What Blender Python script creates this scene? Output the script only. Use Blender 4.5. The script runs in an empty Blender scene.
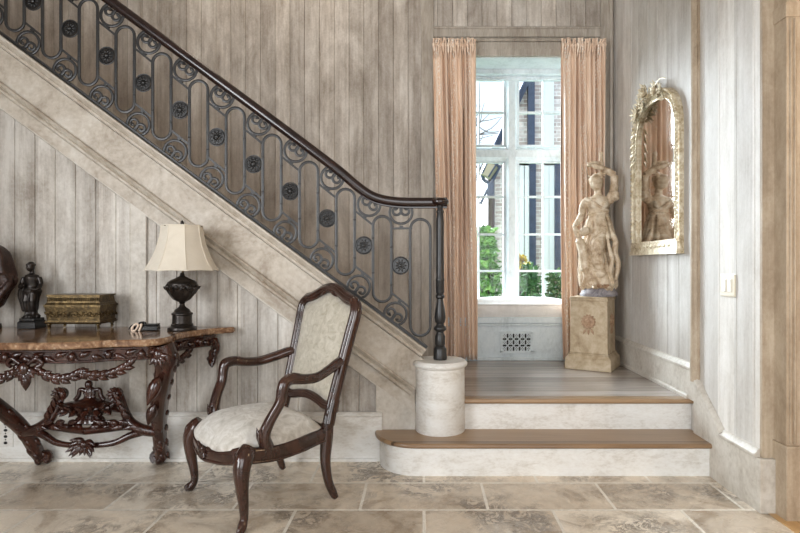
import bpy, bmesh, math, random
from mathutils import Vector, Matrix
random.seed(7)
V = Vector
PI = math.pi
scn = bpy.context.scene
COL = scn.collection
CX, CY, F, H = 423.0, 265.0, 560.0, 1.2      # vanishing point, focal length (px), eye height

def P(px, py, Y):
    """world point seen at pixel (px,py) when it lies at depth Y"""
    return V(((px-CX)*Y/F, Y, H-(py-CY)*Y/F))

# ------------------------------------------------------------------ mesh builder
def cr(pts, n=6, closed=False):
    """Catmull-Rom through tuples of any length"""
    pts = [tuple(p) for p in pts]
    N = len(pts); out = []
    segs = N if closed else N-1
    for i in range(segs):
        if closed:
            p0, p1, p2, p3 = pts[(i-1) % N], pts[i], pts[(i+1) % N], pts[(i+2) % N]
        else:
            p1, p2 = pts[i], pts[i+1]
            p0 = pts[i-1] if i > 0 else tuple(2*a-b for a, b in zip(p1, p2))
            p3 = pts[i+2] if i+2 < N else tuple(2*b-a for a, b in zip(p1, p2))
        for k in range(n):
            t = k/n
            out.append(tuple(0.5*((2*b)+(-a+c)*t+(2*a-5*b+4*c-d)*t*t+(-a+3*b-3*c+d)*t**3)
                             for a, b, c, d in zip(p0, p1, p2, p3)))
    if not closed: out.append(pts[-1])
    return out

class MB:
    def __init__(s): s.v = []; s.f = []
    def add(s, vs, fs):
        b = len(s.v); s.v += [V(p) for p in vs]; s.f += [tuple(b+i for i in f) for f in fs]
        return s
    def box(s, x0, x1, y0, y1, z0, z1):
        return s.add([(x0,y0,z0),(x1,y0,z0),(x1,y1,z0),(x0,y1,z0),(x0,y0,z1),(x1,y0,z1),(x1,y1,z1),(x0,y1,z1)],
                     [(0,3,2,1),(4,5,6,7),(0,1,5,4),(1,2,6,5),(2,3,7,6),(3,0,4,7)])
    def prism(s, pts, ext):
        pts = [V(p) for p in pts]; n = len(pts); ext = V(ext)
        return s.add(pts+[p+ext for p in pts],
                     [tuple(range(n))[::-1], tuple(range(n, 2*n))]+[(i, (i+1) % n, n+(i+1) % n, n+i) for i in range(n)])
    def profile(s, prof, p0, p1, out, up):
        """extrude a closed (out,up) profile from p0 to p1"""
        p0 = V(p0); out = V(out); up = V(up)
        return s.prism([p0+out*a+up*b for a, b in prof], V(p1)-p0)
    def tube(s, pts, r, seg=8, ref=None, closed=False, ex=2.0, cap=True):
        pts = [V(p) for p in pts]; n = len(pts)
        if not isinstance(r, (list, tuple)): r = [r]*n
        r = [(q, q) if not isinstance(q, (list, tuple)) else q for q in r]
        T = []
        for i in range(n):
            a = pts[(i-1) % n] if (closed or i > 0) else pts[i]
            b = pts[(i+1) % n] if (closed or i < n-1) else pts[i]
            t = (b-a); T.append(t.normalized() if t.length > 1e-9 else V((0,0,1)))
        up = None; vs = []
        sec = []
        for k in range(seg):
            a = 2*PI*(k+.5)/seg; c, d = math.cos(a), math.sin(a)
            sec.append((math.copysign(abs(c)**(2/ex), c), math.copysign(abs(d)**(2/ex), d)))
        for i in range(n):
            t = T[i]
            if ref is not None:
                sd = t.cross(V(ref))
                if sd.length < 1e-4: sd = t.orthogonal()
                sd.normalize(); up = sd.cross(t).normalized()
            else:
                if up is None: up = t.orthogonal().normalized()
                up = (up - t*up.dot(t))
                up = up.normalized() if up.length > 1e-6 else t.orthogonal().normalized()
                sd = t.cross(up).normalized()
            vs += [pts[i]+sd*(a*r[i][0])+up*(b*r[i][1]) for a, b in sec]
        fs = []
        for i in range(n if closed else n-1):
            j = (i+1) % n
            for k in range(seg):
                l = (k+1) % seg
                fs.append((i*seg+k, i*seg+l, j*seg+l, j*seg+k))
        if not closed and cap:
            fs.append(tuple(range(seg))[::-1]); fs.append(tuple((n-1)*seg+k for k in range(seg)))
        return s.add(vs, fs)
    def lathe(s, prof, c=(0,0,0), seg=24, mod=None, M=None, sx=1, sy=1):
        c = V(c); vs = []; fs = []; n = len(prof)
        for r, z in prof:
            for k in range(seg):
                a = 2*PI*k/seg; q = r*(mod(a, z) if mod else 1)
                p = V((q*math.cos(a)*sx, q*math.sin(a)*sy, z))
                vs.append((M @ p if M else p)+c)
        for i in range(n-1):
            for k in range(seg):
                l = (k+1) % seg
                fs.append((i*seg+k, i*seg+l, (i+1)*seg+l, (i+1)*seg+k))
        fs.append(tuple(range(seg))[::-1]); fs.append(tuple((n-1)*seg+k for k in range(seg)))
        return s.add(vs, fs)
    def ell(s, c, r, M=None, seg=12, rings=8):
        if not isinstance(r, (list, tuple)): r = (r, r, r)
        prof = []
        c = V(c); vs = []; fs = []
        for i in range(rings+1):
            a = PI*i/rings
            for k in range(seg):
                b = 2*PI*k/seg
                p = V((r[0]*max(math.sin(a), 1e-3)*math.cos(b), r[1]*max(math.sin(a), 1e-3)*math.sin(b), -r[2]*math.cos(a)))
                vs.append((M @ p if M else p)+c)
        for i in range(rings):
            for k in range(seg):
                l = (k+1) % seg
                fs.append((i*seg+k, i*seg+l, (i+1)*seg+l, (i+1)*seg+k))
        fs.append(tuple(range(seg))[::-1]); fs.append(tuple(rings*seg+k for k in range(seg)))
        return s.add(vs, fs)
    def leaf(s, c, d, up, L, W, T=None, curl=0.0):
        """carved leaf: a pointed, ridged lens from c along d"""
        c = V(c); d = V(d).normalized(); up = V(up); T = T or W*.5
        n = 7; pts = []; rr = []
        for i in range(n):
            t = i/(n-1); w = max(math.sin(PI*min(t**.75, 1))**.9, .06)
            pts.append(c+d*(L*t)+up*(curl*L*t*t)); rr.append((W*w, T*w))
        return s.tube(pts, rr, 8, ref=up)
    def pillow(s, outline, centre, nrm, bulge, back=0.0, rings=7, pw=2.2):
        n = len(outline); nrm = V(nrm); c = V(centre); vs = []; fs = []
        for j in range(rings):
            t = 1-j/rings
            for o in outline:
                o = V(o); vs.append(c+(o-c)*t+nrm*(bulge*(1-t**pw)))
        vs.append(c+nrm*bulge); top = len(vs)-1
        for j in range(rings-1):
            for k in range(n):
                l = (k+1) % n; fs.append((j*n+k, j*n+l, (j+1)*n+l, (j+1)*n+k))
        for k in range(n): fs.append(((rings-1)*n+k, (rings-1)*n+(k+1) % n, top))
        b = len(vs); vs += [V(o)-nrm*back for o in outline]
        for k in range(n): fs.append((b+k, b+(k+1) % n, (k+1) % n, k))
        fs.append(tuple(b+k for k in range(n))[::-1])
        return s.add(vs, fs)
    def build(s, name, mat, parent=None, smooth=35, bevel=0, world=False, remesh=0, sm=0):
        me = bpy.data.meshes.new(name)
        vs = s.v
        if world and parent is not None:
            inv = (Matrix.Translation(parent.location) @ Matrix.Rotation(parent.rotation_euler.z, 4, 'Z')).inverted()
            if parent.parent is not None:
                g = parent.parent
                inv = inv @ (Matrix.Translation(g.location) @ Matrix.Rotation(g.rotation_euler.z, 4, 'Z')).inverted()
            vs = [inv @ p for p in vs]
        me.from_pydata([tuple(p) for p in vs], [], s.f)
        bm = bmesh.new(); bm.from_mesh(me)
        bmesh.ops.recalc_face_normals(bm, faces=bm.faces); bm.to_mesh(me); bm.free()
        if smooth:
            me.polygons.foreach_set('use_smooth', [True]*len(me.polygons))
            if smooth < 180: me.set_sharp_from_angle(angle=math.radians(smooth))
        me.materials.append(mat)
        o = bpy.data.objects.new(name, me); COL.objects.link(o)
        if parent is not None: o.parent = parent
        if remesh:
            m = o.modifiers.new('r', 'REMESH'); m.mode = 'VOXEL'; m.voxel_size = remesh; m.use_smooth_shade = True
            if sm:
                q = o.modifiers.new('s', 'SMOOTH'); q.iterations = sm; q.factor = .5
        if bevel:
            m = o.modifiers.new('b', 'BEVEL'); m.width = bevel; m.segments = 2; m.limit_method = 'ANGLE'; m.angle_limit = math.radians(40)
        return o

def thing(name, label, cat, loc=(0,0,0), rz=0, group=None):
    o = bpy.data.objects.new(name, None); COL.objects.link(o)
    o.location = loc; o.rotation_euler = (0, 0, rz); o.empty_display_size = .1
    return tag(o, label, cat, group)
def tag(o, label, cat, group=None):
    o['label'] = label; o['category'] = cat
    if group: o['group'] = group
    return o
def struct(o): o['kind'] = 'structure'; return o
def lab(o, t): o['label'] = t; return o

# ------------------------------------------------------------------ materials
class NT:
    def __init__(s, name):
        s.m = bpy.data.materials.new(name); s.m.use_nodes = True
        s.t = s.m.node_tree; s.n = s.t.nodes; s.l = s.t.links
        s.b = s.n['Principled BSDF']
        s.co = s.n.new('ShaderNodeTexCoord').outputs['Object']
    def link(s, a, b): s.l.new(a, b)
    def setin(s, sock, v):
        if hasattr(v, 'is_linked') or isinstance(v, bpy.types.NodeSocket): s.l.new(v, sock)
        else:
            if isinstance(v, (tuple, list)) and len(v) == 3 and sock.type == 'RGBA': v = (*v, 1)
            sock.default_value = v
    def math(s, op, a, b=0.0, c=None):
        n = s.n.new('ShaderNodeMath'); n.operation = op; s.setin(n.inputs[0], a); s.setin(n.inputs[1], b)
        if c is not None: s.setin(n.inputs[2], c)
        return n.outputs[0]
    def mapping(s, scale=(1,1,1), loc=(0,0,0), rot=(0,0,0), src=None):
        n = s.n.new('ShaderNodeMapping'); n.inputs['Scale'].default_value = scale
        n.inputs['Location'].default_value = loc; n.inputs['Rotation'].default_value = rot
        s.l.new(src or s.co, n.inputs['Vector']); return n.outputs[0]
    def noise(s, scale=5, detail=4, rough=.55, vec=None, dist=0):
        n = s.n.new('ShaderNodeTexNoise'); n.inputs['Scale'].default_value = scale
        n.inputs['Detail'].default_value = detail; n.inputs['Roughness'].default_value = rough
        n.inputs['Distortion'].default_value = dist
        s.l.new(vec or s.co, n.inputs['Vector']); return n.outputs['Fac']
    def vor(s, scale=10, vec=None, feature='F1', out='Distance'):
        n = s.n.new('ShaderNodeTexVoronoi'); n.feature = feature; n.inputs['Scale'].default_value = scale
        s.l.new(vec or s.co, n.inputs['Vector']); return n.outputs[out]
    def ramp(s, fac, stops):
        n = s.n.new('ShaderNodeValToRGB'); e = n.color_ramp.elements
        while len(e) < len(stops): e.new(.5)
        for el, (p, c) in zip(e, stops):
            el.position = p; el.color = (*c, 1) if isinstance(c, (tuple, list)) else (c, c, c, 1)
        s.l.new(fac, n.inputs[0]); return n.outputs[0]
    def mix(s, fac, a, b, mode='MIX'):
        n = s.n.new('ShaderNodeMix'); n.data_type = 'RGBA'; n.blend_type = mode
        s.setin(n.inputs[0], fac); s.setin(n.inputs[6], a); s.setin(n.inputs[7], b)
        return n.outputs[2]
    def xyz(s, src=None):
        n = s.n.new('ShaderNodeSeparateXYZ'); s.l.new(src or s.co, n.inputs[0]); return n.outputs
    def wn(s, v):
        n = s.n.new('ShaderNodeTexWhiteNoise'); n.noise_dimensions = '1D'; s.l.new(v, n.inputs['W']); return n.outputs['Value']
    def bump(s, h, strength=.2, dist=.01):
        n = s.n.new('ShaderNodeBump'); n.inputs['Strength'].default_value = strength; n.inputs['Distance'].default_value = dist
        s.l.new(h, n.inputs['Height']); s.l.new(n.outputs[0], s.b.inputs['Normal'])
    def done(s, col=None, rough=.5, metal=0, **kw):
        if col is not None: s.setin(s.b.inputs['Base Color'], col)
        s.setin(s.b.inputs['Roughness'], rough); s.b.inputs['Metallic'].default_value = metal
        for k, v in kw.items(): s.setin(s.b.inputs[k.replace('_', ' ')], v)
        return s.m

def limewash(name, axis, width, off, light, mid, dark, rough=.55, zs=.9, contrast=1.0):
    """old limed boards: streaks along the grain, worn patches, every board a tone of its own"""
    t = NT(name); x = t.xyz()
    u = x['XYZ'.index(axis)]
    bid = t.wn(t.math('FLOOR', t.math('DIVIDE', t.math('ADD', u, 100*width+off), width)))
    sc = {'X': (19, 1, zs*1.1), 'Y': (1, 19, zs*1.1), 'Z': (zs, zs, 19)}[axis]
    shift = t.n.new('ShaderNodeCombineXYZ'); t.l.new(t.math('MULTIPLY', bid, 37.0), shift.inputs[2])
    av = t.n.new('ShaderNodeVectorMath'); av.operation = 'ADD'; t.l.new(t.mapping(sc), av.inputs[0]); t.l.new(shift.outputs[0], av.inputs[1])
    st = t.noise(1.0, 8, .68, av.outputs[0], .25)
    sc2 = {'X': (5, 5, 2.0), 'Y': (5, 5, 2.0), 'Z': (2.0, 2, 5)}[axis]
    pa = t.noise(1.0, 10, .74, t.mapping(sc2, (3, 1, 7)), .35)
    fi = t.noise(60, 3, .6)
    k = t.math('ADD', t.math('MULTIPLY', st, .36), t.math('ADD', t.math('MULTIPLY', pa, .54), t.math('MULTIPLY', fi, .10)))
    c = t.ramp(k, [(.5-.12*contrast, dark), (.5, mid), (.5+.10*contrast, light)])
    c = t.mix(1.0, c, t.ramp(bid, [(0, (.76, .745, .735)), (.5, (.93, .925, .92)), (1, (1.10, 1.09, 1.08))]), 'MULTIPLY')
    t.bump(st, .12, .004)
    return t.done(c, rough)

def limepaint(name, light, mid, dark, sc=(3,3,3), rough=.5, contrast=1.0):
    t = NT(name)
    pa = t.noise(1.0, 11, .74, t.mapping(sc), .45)
    fi = t.noise(1.0, 4, .6, t.mapping(tuple(a*9 for a in sc)))
    k = t.math('ADD', t.math('MULTIPLY', pa, .72), t.math('MULTIPLY', fi, .28))
    c = t.ramp(k, [(.5-.17*contrast, dark), (.5, mid), (.5+.15*contrast, light)])
    t.bump(k, .1, .004)
    return t.done(c, rough)

def flat(name, col, rough=.5, metal=0, var=.0, sc=8, **kw):
    t = NT(name)
    n = t.noise(sc, 5, .6)
    lo = tuple(c*(1-var) for c in col); hi = tuple(min(1, c*(1+var)) for c in col)
    return t.done(t.ramp(n, [(.32, lo), (.68, hi)]), rough, metal, **kw)

M = {}
M['back'] = limewash('limed_boards_back', 'X', .128, 0, (.72,.675,.615), (.51,.46,.405), (.29,.245,.20))
M['under'] = limewash('limed_boards_under_stair', 'X', .125, 0, (.68,.655,.61), (.50,.465,.42), (.27,.23,.19))
M['right'] = limewash('limed_boards_right', 'Y', .165, 0, (.74,.72,.69), (.62,.595,.555), (.45,.41,.365), contrast=1.1)
M['trim'] = limepaint('limed_trim', (.66,.625,.57), (.54,.50,.44), (.33,.28,.225), (5,5,4))
M['trimv'] = limepaint('limed_trim_upright', (.55,.50,.44), (.40,.355,.30), (.24,.20,.16), (9,9,1.3))
M['stringer'] = limepaint('limed_stringer', (.63,.59,.53), (.48,.425,.355), (.28,.22,.165), (3.5,3.5,3.5))
M['riser'] = limepaint('worn_white_paint', (.80,.80,.78), (.72,.705,.67), (.50,.46,.40), (4,4,9))
M['winpaint'] = limepaint('pale_window_paint', (.72,.77,.79), (.64,.70,.725), (.46,.51,.525), (5,5,3))
M['pilaster'] = limewash('tan_limed_pilaster', 'X', .30, 0, (.50,.42,.32), (.38,.30,.215), (.23,.17,.11))
M['plaster'] = flat('room_plaster', (.42,.385,.345), .8, var=.05)

def floor_tile():
    t = NT('travertine_tiles')
    mp = t.mapping((1,1,1), (-.005, -.023+.0, 0))
    b = t.n.new('ShaderNodeTexBrick'); t.l.new(mp, b.inputs['Vector'])
    b.offset = .5; b.squash = 1
    b.inputs['Scale'].default_value = 1; b.inputs['Mortar Size'].default_value = .0085
    b.inputs['Mortar Smooth'].default_value = .3; b.inputs['Bias'].default_value = 0
    b.inputs['Brick Width'].default_value = .628; b.inputs['Row Height'].default_value = .34
    b.inputs['Color1'].default_value = (0,0,0,1); b.inputs['Color2'].default_value = (1,1,1,1); b.inputs['Mortar'].default_value = (.5,.5,.5,1)
    tone = t.ramp(b.outputs['Color'], [(0, (.49,.41,.32)), (.5, (.68,.59,.475)), (1, (.86,.785,.67))])
    n1 = t.noise(3.2, 8, .68, dist=1.2)
    n2 = t.noise(13, 8, .7, dist=.6)
    pits = t.ramp(t.noise(7, 10, .75, dist=2.2), [(.40, 0.0), (.455, 1.0), (.50, 1.0), (.55, 0.0)])
    c = t.mix(1.0, tone, t.ramp(n1, [(.36, (.66,.61,.56)), (.48, (1,1,1)), (.64, (1.14,1.13,1.12))]), 'MULTIPLY')
    c = t.mix(.42, c, t.ramp(n2, [(.34, (.55,.50,.45)), (.52, (1.05,1.05,1.05))]), 'MULTIPLY')
    zone = t.ramp(t.noise(2.1, 4, .6), [(.48, 0.0), (.60, .8)])
    c = t.mix(t.math('MULTIPLY', pits, zone), c, (.15,.12,.095))
    c = t.mix(b.outputs['Fac'], c, (.80,.75,.66))
    h = t.math('SUBTRACT', t.math('MULTIPLY', n2, .3), b.outputs['Fac'])
    t.bump(h, .25, .004)
    r = t.ramp(n2, [(.3, .34), (.7, .18)])
    return t.done(c, r, Specular_IOR_Level=.5)
M['tile'] = floor_tile()

def planks(name, along, width, cols, rough=.35):
    t = NT(name); x = t.xyz()
    u = x[1] if along == 'X' else x[0]
    bid = t.wn(t.math('FLOOR', t.math('DIVIDE', t.math('ADD', u, 50.0), width)))
    fr = t.math('FRACT', t.math('DIVIDE', t.math('ADD', u, 50.0), width))
    gap = t.math('LESS_THAN', t.math('ABSOLUTE', t.math('SUBTRACT', fr, .5)), .485)
    sc = (2.2, 40, 2) if along == 'X' else (40, 2.2, 2)
    g = t.noise(1.0, 6, .6, t.mapping(sc), .6)
    k = t.math('ADD', t.math('MULTIPLY', g, .7), t.math('MULTIPLY', bid, .3))
    c = t.ramp(k, [(.25, cols[0]), (.5, cols[1]), (.75, cols[2])])
    c = t.mix(gap, tuple(a*.35 for a in cols[0]), c)
    t.bump(g, .08, .003)
    return t.done(c, rough)
M['landing'] = planks('grey_oak_landing', 'X', .145, [(.19,.155,.13), (.34,.295,.26), (.48,.43,.39)], .22)
M['oak'] = planks('brown_oak_tread', 'X', .40, [(.20,.12,.065), (.30,.19,.105), (.38,.25,.145)], .3)
M['oakfloor'] = planks('honey_oak_floor', 'Y', .09, [(.40,.24,.10), (.52,.32,.14), (.60,.38,.18)], .3)

def wood(name, a, b, rough=.25, sc=(6,6,40), **kw):
    t = NT(name); n = t.noise(1.0, 5, .6, t.mapping(sc), .5)
    t.bump(n, .06, .003)
    return t.done(t.ramp(n, [(.3, a), (.7, b)]), rough, **kw)
M['mahog'] = wood('dark_mahogany', (.016,.005,.0035), (.062,.019,.011), .22, (18,18,7), Coat_Weight=.3, Coat_Roughness=.15)
M['walnut'] = wood('polished_walnut', (.018,.008,.006), (.060,.024,.016), .22, (16,16,8), Coat_Weight=.3, Coat_Roughness=.15)
M['handrail'] = wood('dark_handrail_wood', (.008,.004,.004), (.026,.010,.008), .25, (5,20,20), Coat_Weight=.3)
M['iron'] = flat('wrought_iron', (.019,.0185,.019), .36, .0, .35, 30, Specular_IOR_Level=.5)
M['ironlight'] = flat('rubbed_iron', (.05,.05,.052), .36, .2, .3, 30)
M['black'] = flat('black_lacquer', (.012,.011,.011), .25, 0, .2)

def marble():
    t = NT('brown_breccia_marble')
    n = t.noise(16, 8, .7, dist=1.5); w = t.vor(38, t.mapping((1,1,1)), 'F1', 'Distance')
    c = t.ramp(n, [(.30, (.07,.030,.016)), (.45, (.18,.095,.052)), (.57, (.31,.185,.105)), (.68, (.55,.42,.29))])
    c = t.mix(t.ramp(w, [(.10, .55), (.30, 0.0)]), c, (.62,.47,.34))
    return t.done(c, .14, Coat_Weight=.2)
M['marble'] = marble()

def fabric(name, a, b, c3, sc=22, rough=.85, weave=420):
    t = NT(name)
    n = t.noise(sc, 6, .7, dist=1.4); w = t.noise(weave, 2, .5); big = t.noise(5, 4, .6)
    c = t.ramp(t.math('ADD', t.math('MULTIPLY', n, .7), t.math('MULTIPLY', big, .3)), [(.38, a), (.5, b), (.62, c3)])
    t.bump(t.math('ADD', t.math('MULTIPLY', n, .6), t.math('MULTIPLY', w, .6)), .35, .004)
    return t.done(c, rough, Sheen_Weight=.25, Specular_IOR_Level=.25)
M['chenille'] = fabric('grey_beige_chenille', (.36,.32,.25), (.47,.43,.35), (.57,.53,.45))
M['seatfab'] = fabric('pale_cut_velvet', (.42,.39,.34), (.58,.55,.50), (.72,.70,.66), 14)
M['cushion'] = fabric('white_linen', (.66,.63,.60), (.72,.69,.66), (.78,.75,.72), 8)
M['shade'] = fabric('cream_silk', (.66,.60,.50), (.70,.64,.54), (.74,.68,.58), 6, .8)

def curtain_mat():
    t = NT('peach_embroidered_silk')
    base = t.ramp(t.noise(1.0, 4, .6, t.mapping((26, 26, 1.2))), [(.3, (.56,.38,.265)), (.52, (.80,.60,.45)), (.72, (.93,.80,.67))])
    wob = t.noise(4.0, 3, .5)
    x = t.xyz()
    vine = t.math('ABSOLUTE', t.math('SUBTRACT', t.math('FRACT', t.math('ADD', t.math('MULTIPLY', x[0], 7.5), t.math('MULTIPLY', wob, 1.1))), .5))
    leaf = t.vor(85, t.mapping((1, 1, .55)))
    m = t.math('MULTIPLY', t.ramp(vine, [(.045, 1.0), (.19, 0.0)]), t.ramp(leaf, [(.34, 1.0), (.50, 0.0)]))
    c = t.mix(t.math('MULTIPLY', m, .85), base, (.90,.84,.76))
    t.bump(m, .3, .003)
    return t.done(c, .42, Sheen_Weight=.3)
M['curtain'] = curtain_mat()

def weathered(name, stops, sc=9, rough=.6, metal=0, bump=.3):
    t = NT(name); n = t.noise(sc, 8, .7, dist=1.0); n2 = t.noise(sc*4, 5, .7)
    k = t.math('ADD', t.math('MULTIPLY', n, .7), t.math('MULTIPLY', n2, .3))
    t.bump(n2, bump, .004)
    return t.done(t.ramp(k, stops), rough, metal)
M['statue'] = weathered('weathered_carved_figure', [(.35, (.20,.125,.07)), (.45, (.44,.32,.205)), (.53, (.62,.50,.36)), (.64, (.80,.72,.59))], 7, .6, 0, .12)
M['rock'] = weathered('grey_blue_stone', [(.36, (.10,.09,.10)), (.5, (.24,.22,.235)), (.64, (.42,.38,.36))], 14)
M['pedestal'] = weathered('ochre_stone_pedestal', [(.34, (.25,.17,.095)), (.47, (.43,.33,.21)), (.6, (.56,.46,.33))], 5, .65)
M['rosettestone'] = weathered('rust_stone', [(.36, (.20,.11,.06)), (.5, (.38,.24,.145)), (.64, (.50,.36,.24))], 20)
M['silverleaf'] = weathered('champagne_silver_leaf', [(.37, (.28,.20,.105)), (.47, (.56,.46,.30)), (.60, (.82,.76,.62))], 16, .36, .25, .12)
M['brass'] = weathered('old_brass', [(.36, (.025,.017,.008)), (.5, (.085,.055,.022)), (.66, (.24,.165,.07))], 26, .36, .75, .2)
M['bronze'] = weathered('dark_bronze', [(.36, (.010,.008,.007)), (.52, (.026,.020,.017)), (.66, (.055,.042,.034))], 16, .32, .5, .15)
M['redbronze'] = weathered('red_brown_bronze', [(.36, (.012,.006,.005)), (.52, (.034,.014,.010)), (.66, (.070,.032,.022))], 22, .38, .2, .5)
M['ivory'] = flat('ivory_plastic', (.76,.70,.56), .35)
M['toggle'] = flat('white_plastic', (.85,.83,.78), .3)
M['palebone'] = flat('pale_gilt', (.75,.60,.48), .35, .2)
M['void'] = flat('dark_duct', (.008,.008,.008), .9)
m = NT('mirror_glass'); 
n_ = m.noise(7, 6, .7); M['mirror'] = m.done(m.ramp(n_, [(.3, (.50,.46,.41)), (.6, (.68,.64,.60))]), .045, 1.0)

def glass():
    m = bpy.data.materials.new('window_glass'); m.use_nodes = True; n = m.node_tree.nodes; l = m.node_tree.links
    n.clear(); o = n.new('ShaderNodeOutputMaterial'); mx = n.new('ShaderNodeMixShader')
    tr = n.new('ShaderNodeBsdfTransparent'); tr.inputs[0].default_value = (.97,.985,.98,1)
    gl = n.new('ShaderNodeBsdfGlossy'); gl.inputs['Roughness'].default_value = .02
    mx.inputs[0].default_value = .012
    l.new(tr.outputs[0], mx.inputs[1]); l.new(gl.outputs[0], mx.inputs[2]); l.new(mx.outputs[0], o.inputs[0])
    return m
M['glass'] = glass()
SKY, P_LEFT, P_REAR, P_SUN, P_WARM, P_UP, EXPO = 1.45, 88, 122, 28, 42, 16, 0.13
# ================================================================== ROOM SHELL
YS = 3.44          # plane of the panelling under the stair
YB = 4.85          # window wall
XR = 1.65          # right wall
ZC = 4.6           # ceiling
LZ = .38           # landing height
R1 = .19

def boards(mb, axis, u0, u1, v, nrm, z0, z1, width, off=0.0, thick=.10, gw=.0034, gd=.0065):
    """a slab of boards standing upright, a V groove at every joint; nrm = +-1 along the other axis"""
    prof = [(u0, 0)]
    k = math.ceil((u0+off+1e-6)/width)
    while k*width-off < u1-1e-6:
        g = k*width-off
        if g-u0 > .012 and u1-g > .012: prof += [(g-gw, 0), (g, -gd), (g+gw, 0)]
        k += 1
    prof += [(u1, 0), (u1, -thick), (u0, -thick)]
    pts = []
    for u, d in prof:
        w = v+nrm*d
        pts.append((u, w, z0) if axis == 'X' else (w, u, z0))
    n = len(pts)
    # ends as strips so that no concave polygon is needed
    vs = [V(p) for p in pts]+[V((p[0], p[1], z1)) for p in pts]
    fs = [(i, (i+1) % n, n+(i+1) % n, n+i) for i in range(n)]
    fs += [tuple(range(n))[::-1], tuple(range(n, 2*n))]
    mb.add(vs, fs)

# floor
struct(MB().box(-4.2, XR+.016, -3.0, 3.46, -.10, 0).build('floor', M['tile'], smooth=0))
struct(MB().box(XR+.016, 4.2, -3.0, 2.80, -.10, .002).build('floor_oak', M['oakfloor'], smooth=0))
struct(MB().box(-4.4, 4.4, -3.2, 5.0, ZC, ZC+.1).build('ceiling', M['plaster'], smooth=0))

# window wall (boards) with the window opening
WX0, WX1 = .235, 1.425       # opening
WZ1 = 3.0
b = MB()
boards(b, 'X', -4.2, WX0, YB, -1, 0, ZC, .128)
b2 = MB()
# boards() puts the slab on the side opposite to nrm: for this wall the room is at smaller Y
def wall_y(mb, u0, u1, z0, z1, v=YB, width=.128, thick=.12):
    boards(mb, 'X', u0, u1, v, -1, z0, z1, width, 0, thick)
b = MB()
wall_y(b, -4.2, WX0, 0, ZC); wall_y(b, WX1, XR+.12, 0, ZC); wall_y(b, WX0, WX1, WZ1, ZC)
struct(b.build('wall_back', M['back'], smooth=0))
# trims on the window wall
t1 = MB()
zr0, zr1 = P(0,37,YB).z, P(0,29.5,YB).z
xs0, xs1 = P(421,0,YB).x, P(433.5,0,YB).x
xe0, xe1 = P(600,0,YB).x, P(612,0,YB).x
t1.box(xs0, xs1, YB-.018, YB, LZ, ZC-.002)
t1.box(xe0, xe1, YB-.018, YB, LZ, ZC-.002)
t1.box(xs1, xe0, YB-.018, YB, zr0-.005, zr1)
t1.profile([(0,0),(.02,0),(.028,.006),(.028,.016),(.016,.024),(0,.03)], (xs1, YB, zr1-.004), (xe0, YB, zr1-.004), (0,-1,0), (0,0,1))
struct(t1.build('trim_1', M['trimv'], smooth=30, bevel=.003))
t2 = MB()   # casing over the window: stepped fascia
zc0 = WZ1
t2.box(xs1, xe0, YB-.030, YB, zc0, zc0+.060)
t2.box(xs1, xe0, YB-.022, YB, zc0+.060, zc0+.125)
t2.profile([(0,0),(.034,0),(.042,.010),(.034,.022),(.024,.034),(0,.040)], (xs1, YB, zc0+.125), (xe0, YB, zc0+.125), (0,-1,0), (0,0,1))
t2.box(WX0-.09, WX0, YB-.024, YB, LZ, zc0); t2.box(WX1, WX1+.09, YB-.024, YB, LZ, zc0)
struct(t2.build('trim_2', M['trimv'], smooth=30, bevel=.003))
# corner bead
t3 = MB()
t3.box(P(612,0,YB).x+.002, XR, YB-.012, YB, LZ, ZC-.002)
t3.tube([(XR-.026, YB-.022, LZ+.22), (XR-.026, YB-.022, ZC-.002)], .018, 10)
struct(t3.build('trim_3', M['trimv'], smooth=40))

# right wall
b = MB(); boards(b, 'Y', 2.742, YB+.12, XR, -1, 0, ZC, .165, .02, .12)
struct(b.build('wall_right', M['right'], smooth=0))
# skirtings of the right wall
capp = [(0,0),(.024,0),(.024,.012),(.030,.018),(.030,.030),(.018,.040),(.012,.052),(0,.056)]
s = MB()
s.box(XR-.022, XR, 3.37, YB-.0, LZ, .545)
s.profile(capp, (XR, 3.37, .545), (XR, YB, .545), (-1,0,0), (0,0,1))
s.profile([(0,0),(.034,0),(.034,.018),(.028,.026),(0,.030)], (XR, 3.44, LZ), (XR, YB, LZ), (-1,0,0), (0,0,1))
struct(s.build('baseboard_right', M['trim'], smooth=30))
s = MB()
s.box(XR-.022, XR, 2.741, 3.085, 0, .245)
s.profile(capp, (XR, 2.741, .245), (XR, 3.085, .245), (-1,0,0), (0,0,1))
s.prism([(XR-.022, 3.085, 0), (XR-.022, 3.37, 0), (XR-.022, 3.37, .49), (XR-.022, 3.085, .265)], (.022, 0, 0))
d = V((0, .285, .225)).normalized(); up = V((0, -d.z, d.y))
s.profile([(0,0),(.026,0),(.032,.008),(.030,.026),(.016,.036),(0,.040)], V((XR, 3.075, .262)), V((XR, 3.37, .495)), (-1,0,0), up)
struct(s.build('baseboard_stair', M['trim'], smooth=30))
s = MB()
s.tube([(XR-.006, 3.372, .50), (XR-.006, 3.372, ZC-.002)], (.034, .024), 12)
s.box(XR-.012, XR, 3.335, 3.41, .515, ZC-.002)
struct(s.build('trim_4', M['pilaster'], smooth=40))

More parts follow.
